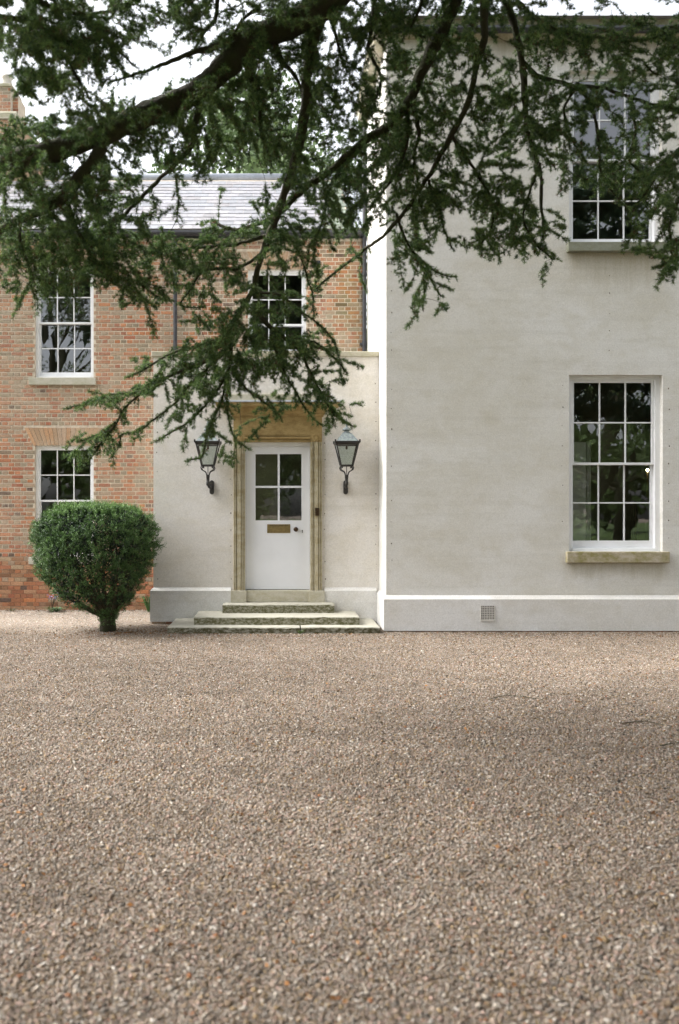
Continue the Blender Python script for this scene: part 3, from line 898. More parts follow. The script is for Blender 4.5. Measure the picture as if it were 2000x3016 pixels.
# air brick in the plinth
ax0, ax1, az0, az1 = PX(1417, 11.84), PX(1456, 11.84), PZ(1825, 11.84), PZ(1784, 11.84)
m = MB()
nxh, nyh = 8, 8
stx, stz = (ax1 - ax0) / nxh, (az1 - az0) / nyh
hol = [(ax0 + (i + .5) * stx - 0.0078, ax0 + (i + .5) * stx + 0.0078, az0 + (j + .5) * stz - 0.0078, az0 + (j + .5) * stz + 0.0078) for i in range(nxh) for j in range(nyh)]
sheet(m, ax0, ax1, az0, az1, 11.832, 0.007, hol)
m.box(ax0 - 0.008, ax1 + 0.008, 11.826, 11.839, az0 - 0.022, az0 - 0.001)
m.box(ax0 - 0.008, ax0 - 0.0005, 11.829, 11.839, az0, az1)
m.box(ax1 + 0.0005, ax1 + 0.008, 11.829, 11.839, az0, az1)
ab = m.build('air_brick', 'airbrick', rh)
MB().poly([(ax0, 11.8375, az0), (ax1, 11.8375, az0), (ax1, 11.8375, az1), (ax0, 11.8375, az1)]).build('dark_backing', 'dark', ab)
def nails(parent, cols, y):
    m = MB()
    for x, za, zb_, st in cols:
        z = za
        while z < zb_:
            if random.random() < 0.93:
                r = random.uniform(0.005, 0.010)
                xx = x + random.uniform(-0.01, 0.01)
                m.rings([[(xx + r * math.cos(a), y + 0.0, z + r * 1.3 * math.sin(a)) for a in np.linspace(0, 5.24, 6)], [(xx + r * .5 * math.cos(a), y - 0.006, z + r * .6 * math.sin(a)) for a in np.linspace(0, 5.24, 6)]], False, True)
            z += st * random.uniform(0.85, 1.15)
    m.build('nail_heads', 'bronze', parent, kind='stuff')
nails(rh, [(rx(1153), 0.75, 6.4, 0.285), (rx(1657), O1[2] + 0.2, O1[3], 0.285), (rx(1970), O1[2] + .2, O1[3], 0.285), (rx(1795), 4.2, 5.4, 0.27)], YR - 0.0005)

# ------------------------------------------------------------------ porch
YP = 12.74
po_ = empty('entrance_porch', (0, YP, 0), 'pale rendered flat-roofed porch with white front door and ochre stone surround', 'porch')
PL = (452 - VX) * YP / F
PTOP = 4.265
mb = MB()
sheet(mb, PL, CX - 0.002, 0.0, PTOP, YP, 0.16, [(-0.53, 0.53, 0.30, 2.90)])
mb.poly([(PL, YP, 0), (PL, YP, PTOP), (PL, YB, PTOP), (PL, YB, 0)])
mb.build('wall', 'porch_render', po_)
m = MB()
m.box(PL - 0.03, CX - 0.003, YP - 0.035, YP + 0.25, PTOP, PTOP + 0.085)
m.box(PL - 0.03, PL + 0.22, YP + 0.25, YB - 0.03, PTOP, PTOP + 0.085)
m.build('coping', 'coping', po_, bevel=0.012)
MB().box(PL + 0.22, CX - 0.003, YP + 0.25, YB - 0.01, 4.12, 4.17).build('roof_deck', 'lead', po_)
m = MB()
yo = 12.68
def plinth_run(m, xa, xb, left_return):
    z0, z1, z2 = 0.045, 0.537, 0.585
    m.poly([(xa, yo, z0), (xb, yo, z0), (xb, yo, z1), (xa, yo, z1)])
    xi = xa + (0.045 if left_return else 0)
    m.poly([(xa, yo, z1), (xb, yo, z1), (xb, YP - 0.001, z2), (xi, YP - 0.001, z2)])
    m.poly([(xa, yo, z0), (xa, YB, z0), (xb, YB, z0), (xb, yo, z0)])
    m.poly([(xa, YB, z0), (xa, yo, z0), (xa, yo, z1), (xa, YB, z1)])
    if left_return:
        m.poly([(xa, YB, z1), (xa, yo, z1), (xi, YP - 0.001, z2), (xi, YB, z2)])
    m.poly([(xb, yo, z0), (xb, YP, z0), (xb, YP, z2), (xb, yo, z1)])
plinth_run(m, PL - 0.045, -0.745, True)
m.build('plinth', 'plinth', po_)
m = MB(); plinth_run(m, 0.745, 1.573, False)
m.build('plinth', 'plinth', po_)
ft = MB(); x = PL - 0.02
while x < -1.2:
    brick_geo(ft, x, x + SP - 0.01, -0.03, 0.043, yo + 0.02, pick(LOW), yo + 0.12); x += SP
ft.build('footing_bricks', 'brick', po_, kind='stuff')
# stone surround
su = MB().box(-0.705, 0.705, YP - 0.045, YP + 0.05, 3.03, 3.305).build('door_surround', 'ochre', po_)
for s in (-1, 1):
    m = MB()
    a, b = 0.523, 0.705
    def sb(x0, x1, d):
        x0, x1 = s * x0, s * x1
        m.box(min(x0, x1), max(x0, x1), YP - d, YP + 0.03 - d * 0.1, 0.541, 2.903)
    m.box(min(s * a, s * b), max(s * a, s * b), YP - 0.035, YP + 0.12, 0.541, 2.903)
    for x0_, x1_, d in ((a + 0.004, a + 0.022, 0.055), (a + 0.030, a + 0.044, 0.062), (a + 0.060, a + 0.122, 0.060), (a + 0.138, a + 0.152, 0.062), (a + 0.160, b - 0.004, 0.055)):
        sb(x0_, x1_, d)
    m.build('pilaster', 'pilaster', su, bevel=0.003)
    x0_, x1_ = sorted((s * 0.495, s * 0.745))
    MB().box(x0_, x1_, YP - 0.09, YP + 0.12, 0.355, 0.5405).build('plinth_block', 'block', su, bevel=0.006)
    m = MB()
    x0_, x1_ = sorted((s * 0.523, s * 0.705))
    m.box(x0_, x1_, YP - 0.05, YP + 0.1, 2.9035, 3.0295)
    m.build('corner_block', 'ochre', su, bevel=0.003)
    m = MB()
    cxx, czz = s * 0.614, 2.9665
    nn = 24
    for r0, r1, d0, d1 in ((0.058, 0.050, 0.051, 0.066), (0.050, 0.040, 0.066, 0.052), (0.040, 0.030, 0.052, 0.062), (0.030, 0.0005, 0.062, 0.068)):
        m.rings([[(cxx + r * math.cos(2 * math.pi * j / nn), YP - d, czz + r * math.sin(2 * math.pi * j / nn)) for j in range(nn)] for r, d in ((r0, d0), (r1, d1))], False, False)
    m.build('roundel', 'ochre', su, smooth=True)
m = MB()
m.box(-0.5225, 0.5225, YP - 0.035, YP + 0.1, 2.9035, 3.0295)
m.box(-0.5225, 0.5225, YP - 0.055, YP - 0.0355, 2.905, 2.918)
m.box(-0.5225, 0.5225, YP - 0.062, YP - 0.0355, 2.923, 2.933)
pr = [(YP - 0.036, 2.944)] + [(YP - 0.045 - 0.028 * math.sin(math.pi * i / 8), 2.944 + 0.046 * i / 8) for i in range(9)] + [(YP - 0.036, 2.990)]
m.rings([[(x, y, z) for y, z in pr] for x in (-0.5225, 0.5225)], True, True)
m.box(-0.5225, 0.5225, YP - 0.062, YP - 0.0355, 3.0, 3.01)
m.box(-0.5225, 0.5225, YP - 0.055, YP - 0.0355, 3.016, 3.029)
m.build('lintel', 'ochre', su, bevel=0.002)
m = MB()
prof = [(0.0, 3.3055), (0.022, 3.3055), (0.022, 3.325), (0.045, 3.345)] + [(0.045 + 0.20 * (1 - math.cos(a)), 3.345 + 0.105 * math.sin(a)) for a in np.linspace(0.2, math.pi / 2, 6)] + [(0.262, 3.452), (0.262, 3.49), (0.275, 3.50)]
m.rings([[(-0.705 - p, YP - 0.045 - p, z), (0.705 + p, YP - 0.045 - p, z), (0.705 + p, YP - 0.001, z), (-0.705 - p, YP - 0.001, z)] for p, z in prof], False, True)
m.build('cornice', 'ochre', su)
m = MB()
m.rings([[(-0.985 - p, YP - 0.325 - p, z), (0.985 + p, YP - 0.325 - p, z), (0.985 + p, YP - 0.0005, zz), (-0.985 - p, YP - 0.0005, zz)] for p, z, zz in ((0.008, 3.4995, 3.4995), (0.012, 3.502, 3.502), (0.010, 3.525, 3.53), (-0.01, 3.531, 3.56))])
m.build('lead_cap', 'lead', su)
MB().box(-0.76, 0.74, YP - 0.03, YP - 0.001, 3.55, 3.665).build('weathered_fillet', 'coping', su, bevel=0.01)
m = MB()
m.box(-0.4945, 0.4945, YP - 0.04, YP + 0.11, 0.355, 0.5395)
m.build('threshold', 'block', su, bevel=0.005)
MB().box(0.594, 0.658, YP - 0.085, YP - 0.0625, PZ(1519, YP), PZ(1496, YP)).build('bell_push', 'bronze', su, bevel=0.004)
# door
YD = 12.83
dx0, dx1, dz0, dz1 = -0.505, 0.505, 0.548, 2.835
gx = [PX(752.5, YD), PX(818, YD), PX(824, YD), PX(888, YD)]
gzz = [PZ(1532.6, YD), PZ(1437, YD), PZ(1431, YD), PZ(1337.5, YD)]
m = MB()
sheet(m, dx0, dx1, dz0, dz1, YD, 0.045, [(gx[0], gx[1], gzz[0], gzz[1]), (gx[2], gx[3], gzz[0], gzz[1]), (gx[0], gx[1], gzz[2], gzz[3]), (gx[2], gx[3], gzz[2], gzz[3])])
door = m.build('door', 'door', po_)
m = MB()
m.box(-0.5225, -0.5085, YD - 0.02, YD + 0.06, 0.541, 2.86); m.box(0.5085, 0.5225, YD - 0.02, YD + 0.06, 0.541, 2.86)
m.box(-0.5085, 0.5085, YD - 0.019, YD + 0.06, 2.839, 2.86); m.box(-0.5225, 0.5225, YD - 0.035, YD + 0.05, 2.861, 2.90)
m.build('door_frame', 'white', po_, bevel=0.003)
for i in (0, 2):
    for j in (0, 2):
        MB().poly([(gx[i], YD + 0.02, gzz[j]), (gx[i + 1], YD + 0.02, gzz[j]), (gx[i + 1], YD + 0.02, gzz[j + 1]), (gx[i], YD + 0.02, gzz[j + 1])]).build('pane', 'glass', door)
MB().box(gx[0] - 0.03, gx[1] + 0.045, YD + 0.06, YD + 0.068, gzz[0] - 0.05, gzz[3] + 0.04).build('blind', 'cloth', door)
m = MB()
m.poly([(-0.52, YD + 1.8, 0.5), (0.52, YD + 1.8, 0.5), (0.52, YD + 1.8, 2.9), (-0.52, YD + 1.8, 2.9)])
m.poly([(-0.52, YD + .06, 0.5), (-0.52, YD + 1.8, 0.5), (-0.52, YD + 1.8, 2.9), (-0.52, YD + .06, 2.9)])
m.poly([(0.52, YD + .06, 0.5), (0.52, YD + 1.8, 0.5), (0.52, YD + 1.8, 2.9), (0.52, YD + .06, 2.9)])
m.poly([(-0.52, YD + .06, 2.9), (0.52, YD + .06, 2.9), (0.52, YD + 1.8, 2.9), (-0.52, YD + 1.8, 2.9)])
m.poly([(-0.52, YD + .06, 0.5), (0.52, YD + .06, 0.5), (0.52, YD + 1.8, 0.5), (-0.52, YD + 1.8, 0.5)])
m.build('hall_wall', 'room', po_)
lx0, lx1, lz0, lz1 = PX(787, YD), PX(855, YD), PZ(1570, YD), PZ(1544, YD)
m = MB().box(lx0, lx1, YD - 0.008, YD - 0.0005, lz0, lz1)
lp = m.build('letter_plate', 'brass', door, bevel=0.003)
m = MB()
m.box(lx0 + 0.035, lx1 - 0.03, YD - 0.013, YD - 0.0082, lz0 + 0.028, lz1 - 0.03)
m.build('letter_flap', 'brass', door, bevel=0.003)
m = MB().box(lx0 + 0.035, lx1 - 0.03, YD - 0.011, YD - 0.0083, lz1 - 0.029, lz1 - 0.022)
m.build('flap_gap', 'dark', door)
kx, kz = PX(871.5, YD), PZ(1559, YD)
m = MB(); nn = 18
m.rings([[(kx + r * math.cos(2 * math.pi * j / nn), YD - d, kz + r * math.sin(2 * math.pi * j / nn)) for j in range(nn)] for r, d in ((0.038, 0.001), (0.037, 0.008), (0.016, 0.012), (0.016, 0.032), (0.032, 0.040), (0.038, 0.052), (0.034, 0.066), (0.018, 0.074), (0.001, 0.076))], False, False)
m.build('door_knob', 'bronze', door, smooth=True)
kx, kz = PX(890.5, YD), PZ(1563, YD)
m = MB()
m.rings([[(kx + 0.010 * math.cos(2 * math.pi * j / 12), YD - d, kz + 0.011 * math.sin(2 * math.pi * j / 12)) for j in range(12)] for d in (0.0005, 0.004)], False, True)
m._add([(kx - 0.004, YD - 0.0045, kz - 0.004), (kx + 0.004, YD - 0.0045, kz - 0.004), (kx + 0.007, YD - 0.0045, kz - 0.034), (kx - 0.007, YD - 0.0045, kz - 0.034)], [(0, 1, 2, 3)])
m.build('keyhole', 'dark', door)
nails(po_, [(PX(463, YP), 0.72, 3.4, 0.285), (PX(680, YP), 0.72, 2.9, 0.29), (PX(957, YP), 0.72, 3.0, 0.27), (PX(1107, YP), 0.7, 4.0, 0.285)], YP - 0.0005)

# ------------------------------------------------------------------ steps
st = empty('stone_steps', (0, 12.2, 0), 'three worn mossy stone steps leading up to the white door', 'steps')
def stone(name, x0, x1, y0, y1, z0, z1, mat, parent, seed):
    """stone slab with a slightly worn, uneven surface"""
    r = np.random.default_rng(seed)
    nx = max(4, int((x1 - x0) / 0.09)); 
    prof = [(y1, z0), (y0, z0), (y0 + 0.002, z0 + (z1 - z0) * 0.5), (y0, z1 - 0.018), (y0 + 0.006, z1 - 0.006), (y0 + 0.018, z1), (y0 + (y1 - y0) * 0.4, z1 - 0.002), (y1, z1)]
    m = MB(); rings = []
    for i in range(nx + 1):
        x = x0 + (x1 - x0) * i / nx
        e = 0.006 if i in (0, nx) else 0
        wav = 0.0014 * math.sin(i * 0.22 + seed) + r.normal(0, 0.0007)
        ring = []
        for q, (y, z) in enumerate(prof):
            dy = r.normal(0, 0.0010) if 1 < q < 6 else 0
            dz = r.normal(0, 0.0008) if q > 2 else 0
            if q in (3, 4, 5) and r.random() < 0.035: dy += 0.008; dz -= 0.004
            ring.append((x, y + (dy + e if q < 7 and q > 0 else 0), z + (dz + wav - e if q > 2 else 0)))
        rings.append(ring)
    m.rings(rings, True, True)
    return m.build(name, mat, parent)
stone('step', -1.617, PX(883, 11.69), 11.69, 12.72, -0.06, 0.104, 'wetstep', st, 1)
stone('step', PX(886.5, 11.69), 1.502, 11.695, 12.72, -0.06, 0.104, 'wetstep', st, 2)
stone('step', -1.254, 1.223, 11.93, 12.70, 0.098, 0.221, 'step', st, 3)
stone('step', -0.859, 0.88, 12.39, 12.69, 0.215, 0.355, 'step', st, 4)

# ------------------------------------------------------------------ lanterns
def lantern(X, label, arm):
    L = empty('wall_lantern', (X + arm, YP - 0.02, 2.06), label, 'lantern', 'wall lanterns beside the front door')
    y = 12.42
    m = MB()
    def sq(h, z): return [(X - h, y - h, z), (X + h, y - h, z), (X + h, y + h, z), (X - h, y + h, z)]
    zt, zb = 2.84, 2.512
    ht, hb = 0.168, 0.092
    for sx in (-1, 1):
        for sy in (-1, 1):
            m.tube([(X + sx * hb, y + sy * hb, zb), (X + sx * ht, y + sy * ht, zt)], 0.011, 6)
    for h, z, r in ((ht, zt, 0.013), (hb, zb, 0.012)):
        for sx, sy, ex, ey in ((-1, -1, 1, -1), (1, -1, 1, 1), (1, 1, -1, 1), (-1, 1, -1, -1)):
            m.tube([(X + sx * h, y + sy * h, z), (X + ex * h, y + ey * h, z)], r, 6)
    m.rings([sq(0.182, 2.842), sq(0.190, 2.858), sq(0.190, 2.880), sq(0.175, 2.884)], True, True)
    for sx in (-1, 1):
        for sy in (-1, 1):
            m.rings([[(X + sx * 0.187 + a * .012, y + sy * 0.187 + b * .012, z) for a, b in ((-1, -1), (1, -1), (1, 1), (-1, 1))] for z in (2.86, 2.905)])
    m.build('cage', 'iron', L)
    for k, (ax_, ay_, bx_, by_) in enumerate(((-1, -1, 1, -1), (1, -1, 1, 1), (1, 1, -1, 1), (-1, 1, -1, -1))):
        MB().poly([(X + ax_ * hb, y + ay_ * hb, zb + .01), (X + bx_ * hb, y + by_ * hb, zb + .01), (X + bx_ * ht, y + by_ * ht, zt - .01), (X + ax_ * ht, y + ay_ * ht, zt - .01)]).build('glass_pane', 'lampglass', L)
    m = MB()
    m.rings([sq(0.172, 2.8845), sq(0.165, 2.892), sq(0.075, 3.005), sq(0.070, 3.01)], True, True)
    m.build('lantern_roof', 'verdigris', L)
    m = MB()
    m.lathe([(0.066, 3.008), (0.070, 3.016), (0.052, 3.03), (0.036, 3.05), (0.04, 3.056), (0.066, 3.058), (0.070, 3.066), (0.058, 3.085), (0.036, 3.105), (0.018, 3.112), (0.016, 3.15), (0.024, 3.165), (0.016, 3.185), (0.008, 3.21), (0.003, 3.245)], X, y, 16)
    m.build('finial', 'verdigris', L, smooth=True)
    MB().lathe([(0.016, 2.82), (0.018, 2.78), (0.014, 2.765), (0.003, 2.762)], X, y, 10).build('lamp_holder', 'bronze', L, smooth=True)
    m = MB()
    sc = [(0.085, 2.475), (0.078, 2.487), (0.088, 2.503), (0.108, 2.50), (0.118, 2.475), (0.105, 2.445), (0.075, 2.43), (0.048, 2.418), (0.032, 2.395), (0.022, 2.355), (0.018, 2.30)]
    for a in range(4):
        ca, sa = math.cos(a * math.pi / 2 + math.pi / 4), math.sin(a * math.pi / 2 + math.pi / 4)
        m.tube([(X + r * 1.22 * ca, y + r * 1.22 * sa, z) for r, z in sc], 0.0085, 6)
    m.tube([(X, y, 2.30), (X, y, 2.515)], 0.006, 6)
    m.build('scroll_arms', 'iron', L)
    m = MB()
    m.lathe([(0.020, 2.20), (0.028, 2.215), (0.028, 2.25), (0.024, 2.26), (0.026, 2.33), (0.030, 2.335), (0.027, 2.365), (0.018, 2.37)], X, y, 12)
    W = X + arm
    m.tube([(X, y, 2.225), (X + arm * .3, y + 0.08, 2.18), (X + arm * .7, y + 0.2, 2.17), (W, YP - 0.02, 2.2)], [0.022, 0.02, 0.02, 0.024], 8)
    m.build('bracket', 'iron', L, smooth=True)
    m = MB()
    hw, z0, z1 = 0.036, 2.07, 2.295
    prof = [(W + hw * math.cos(a), z1 - hw + hw * math.sin(a)) for a in np.linspace(0, math.pi, 8)] + [(W + hw * math.cos(a), z0 + hw + hw * math.sin(a)) for a in np.linspace(math.pi, 2 * math.pi, 8)]
    m.rings([[(a, YP - d, b) for a, b in prof] for d in (0.0005, 0.045)], False, True)
    m.build('wall_plate', 'iron', L, bevel=0.008)
lantern(PX(612.5, 12.42), 'black iron lantern on the left of the door, half covered by cedar needles', 0.035)
lantern(PX(1021, 12.42), 'black iron lantern with verdigris roof on the right of the door, fully in view', 0.01)

# ------------------------------------------------------------------ leaf helpers
def leaf_tris(ctr, dirs, length, width, col, jitter=0.1):
    """pointed leaves (one kite quad each): ctr (n,3) base points, dirs (n,3) unit"""
    n = len(ctr)
    rnd = rng.normal(size=(n, 3))
    side = np.cross(dirs, rnd); side /= np.linalg.norm(side, axis=1, keepdims=True) + 1e-9
    L = np.asarray(length).reshape(-1, 1) * np.ones((n, 1)); W = np.asarray(width).reshape(-1, 1) * np.ones((n, 1))
    v = np.stack([ctr, ctr + dirs * L * 0.45 + side * W, ctr + dirs * L, ctr + dirs * L * 0.45 - side * W], 1)
    cc = np.repeat(col[:, None, :], 4, 1)
    return v.reshape(-1, 3), np.arange(n * 4), cc.reshape(-1, 3)
def unit(v): return v / (np.linalg.norm(v, axis=-1, keepdims=True) + 1e-9)

# ------------------------------------------------------------------ clipped yew
def yew():
    YY = 11.95
    cxx, cyy = PX(282, YY), YY
    Y = empty('yew_bush', (PX(318, YY), YY, 0), 'clipped goblet-shaped dark green yew bush standing on the gravel in front of the brick wall', 'bush')
    sc = F / YY
    # outline: height -> left px, right px
    tab = [(1860, 290, 348), (1835, 284, 352), (1812, 280, 360), (1795, 225, 378), (1775, 180, 395), (1745, 150, 412), (1700, 118, 438), (1650, 104, 455), (1600, 97, 466), (1555, 100, 462), (1525, 112, 448), (1505, 140, 425), (1492, 190, 385), (1486, 260, 330)]
    hz = np.array([PZ(t[0], YY) for t in tab]); lo = np.array([PX(t[1], YY) for t in tab]); hi = np.array([PX(t[2], YY) for t in tab])
    def rad(z): return np.maximum((np.interp(z, hz, hi) - np.interp(z, hz, lo)) / 2 - 0.055, 0.06)
    def cen(z): return (np.interp(z, hz, hi) + np.interp(z, hz, lo)) / 2
    # clumps on the surface
    NC = 2600
    zz = []; 
    cand = rng.uniform(hz[0], hz[-1], 40000)
    wgt = rad(cand) + 0.05
    zz = cand[rng.random(40000) < wgt / wgt.max()][:NC]
    th = rng.uniform(0, 2 * math.pi, len(zz))
    # top cap
    NT_ = 520
    rr = np.sqrt(rng.uniform(0, 1, NT_)) * 0.62
    tht = rng.uniform(0, 2 * math.pi, NT_)
    ztop = np.interp(rr, [0, .35, .62], [hz[-1] - 0.03, hz[-1] - 0.05, hz[-2] - 0.05])
    r = rad(zz); depth = 0.86
    lump = 1 + 0.03 * np.sin(th * 7 + zz * 9) + 0.035 * np.sin(th * 5 - zz * 11 + 1) + rng.normal(0, 0.05, len(zz))
    px = cen(zz) + r * lump * np.cos(th); py = cyy + r * lump * depth * np.sin(th)
    pos = np.concatenate([np.stack([px, py, zz], 1), np.stack([cxx + rr * np.cos(tht), cyy + rr * np.sin(tht) * depth, ztop + rng.normal(0, 0.025, NT_)], 1)])
    nrm = np.concatenate([np.stack([np.cos(th), np.sin(th), np.interp(zz, hz, np.linspace(-0.5, 0.9, len(hz)))], 1), np.stack([rr * np.cos(tht), rr * np.sin(tht), np.full(NT_, 0.9)], 1)])
    nrm = unit(nrm)
    keep = rng.random(len(pos)) < np.clip(np.interp(pos[:, 2], [0, 0.3, 0.36, 0.6, 1.0], [0.75, 0.75, 0.35, 0.5, 1.0]), 0, 1)
    pos, nrm = pos[keep], nrm[keep]
    NS, NL = 8, 7
    n = len(pos)
    sd_ = unit(nrm[:, None, :] * 0.9 + np.array([0, 0, 0.55]) + rng.normal(0, 0.45, (n, NS, 3)))
    base = pos[:, None, :] - nrm[:, None, :] * 0.04 + rng.normal(0, 0.019, (n, NS, 3))
    slen = rng.uniform(0.03, 0.062, (n, NS))
    topm = (pos[:, 2] > 1.62)[:, None]
    slen = np.where(topm & (rng.random((n, NS)) < 0.16), slen * 2.1, slen)
    sd_ = np.where((slen > 0.085)[..., None], unit(sd_ * 0.4 + np.array([0, 0, 1.0])), sd_)
    t = np.linspace(0.1, 1, NL)
    lp = base[:, :, None, :] + sd_[:, :, None, :] * slen[:, :, None, None] * t[None, None, :, None]
    ld = unit(sd_[:, :, None, :] * 0.55 + rng.normal(0, 0.6, (n, NS, NL, 3)))
    g = rng.uniform(0, 1, (n, 1, 1, 1)) * 0.7 + rng.uniform(0, 1, (n, NS, 1, 1)) * 0.3
    tip = t[None, None, :, None]
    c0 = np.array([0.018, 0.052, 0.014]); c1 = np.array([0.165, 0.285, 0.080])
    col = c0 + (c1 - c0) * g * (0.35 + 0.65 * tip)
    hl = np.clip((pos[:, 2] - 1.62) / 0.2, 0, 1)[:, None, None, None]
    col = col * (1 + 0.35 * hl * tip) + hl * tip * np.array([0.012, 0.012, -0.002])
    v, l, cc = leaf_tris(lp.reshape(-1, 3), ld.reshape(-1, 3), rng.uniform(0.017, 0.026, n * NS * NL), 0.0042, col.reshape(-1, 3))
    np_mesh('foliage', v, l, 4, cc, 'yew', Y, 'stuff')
    # inner dark leaves
    ni = 26000
    zi = rng.uniform(0.42, hz[-1] - 0.05, ni); ti = rng.uniform(0, 2 * math.pi, ni)
    ri = rad(zi) * np.sqrt(rng.uniform(0.25, 0.92, ni))
    pi_ = np.stack([cen(zi) + ri * np.cos(ti), cyy + ri * depth * np.sin(ti), zi], 1)
    kp = rng.random(ni) < np.interp(zi, [0.4, 0.9, 1.3], [0.22, 0.5, 1])
    pi_ = pi_[kp]
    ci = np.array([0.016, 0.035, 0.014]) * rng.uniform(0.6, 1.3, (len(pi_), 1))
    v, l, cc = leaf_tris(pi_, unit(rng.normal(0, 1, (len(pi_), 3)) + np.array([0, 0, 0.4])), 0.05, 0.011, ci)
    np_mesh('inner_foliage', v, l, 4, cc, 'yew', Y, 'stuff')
    # stems
    b0 = np.array([PX(318, YY), YY, -0.03])
    m = MB()
    m.tube([b0, b0 + [0.0, 0, 0.2], b0 + [0.005, 0, 0.42], b0 + [0.0, 0.02, 0.55]], [0.13, 0.11, 0.115, 0.09], 10)
    m.build('trunk', 'bark', Y, smooth=True)
    for k in range(46):
        a = 2 * math.pi * k / 46 + rng.normal(0, 0.15)
        zt_ = rng.uniform(0.75, 1.7)
        rr_ = rad(zt_) * rng.uniform(0.55, 0.97)
        e = np.array([cen(zt_) + rr_ * math.cos(a), cyy + rr_ * depth * math.sin(a), zt_])
        s = b0 + np.array([0.06 * math.cos(a), 0.06 * math.sin(a), rng.uniform(0.22, 0.45)])
        mid = s * 0.5 + e * 0.5 + np.array([0.1 * math.cos(a), 0.1 * math.sin(a), -0.08]) + rng.normal(0, 0.03, 3)
        pts = [(1 - u) ** 2 * s + 2 * u * (1 - u) * mid + u * u * e for u in np.linspace(0, 1, 8)]
        m = MB(); m.tube(pts, list(np.linspace(0.021, 0.006, 8)), 5)
        m.build('stem', 'twig', Y)
yew()

# ------------------------------------------------------------------ cedar
GRID0 = [
"7967749755" "8866767997" "5899988657" "6721011211",
"6988687731" "5843569994" "7799576566" "6876445544",
"8888887421" "1542699893" "4598788875" "5888878568",
"2588566313" "2233897485" "4566585563" "3555636445",
"0778311111" "1159868585" "4666684344" "6556557766",
"1544400122" "6898676686" "4777888668" "7899887767",
"0026678999" "8667856687" "4777977688" "7689966776",
"6788788998" "6665867856" "8889877878" "8788777655",
"9999998776" "4667888866" "6998888866" "8688777645",
"9755575632" "6654345866" "8998758767" "7557788788",
"7843787632" "3211125988" "9999855567" "7345677778",
"8878888743" "1101248888" "8888987787" "7532455578",
"8877887665" "2102588776" "7568875677" "8721123577",
"7777898776" "2146778754" "2126641157" "7763111456",
"8888999988" "9888788741" "1215756346" "7754211235",
"7878888888" "8786687731" "1315662000" "0210000004",
"5667566677" "6666766551" "1103651000" "0000000000",
"2442221465" "2646776541" "0000451000" "0000000000",
"0001100154" "0337887641" "0000330000" "0000000000",
"0000000000" "0038888753" "0000000000" "0000000000",
"0000000014" "5788888875" "1000000000" "0000000000",
"0000000267" "8888878776" "3000000000" "0000000000",
"0000000147" "6576435454" "1000000000" "0000000000",
"0000256652" "5663244455" "1000000000" "0000000000",
"0000002424" "5553022134" "2000000000" "0000000000",
"0000335343" "3453200000" "1000000000" "0000000000",
"0000244100" "0354200000" "0000000000" "0000000000",
"0000031000" "0220000000" "0000000000" "0000000000",
]
GRID = []
for r, row in enumerate(GRID0):
    q = list(row)
    for c in range(40):
        k = 0
        if 15 <= r <= 19 and 15 <= c <= 17: k = 3
        if 4 <= r <= 13 and 33 <= c <= 38: k = 2
        if 1 <= r <= 4 and 20 <= c <= 30: k = 1
        if 24 <= r <= 27 and 11 <= c <= 12: k = 1
        q[c] = str(min(9, max(0, int(q[c]) - k))) if int(q[c]) > 0 else '0'
    GRID.append(''.join(q))
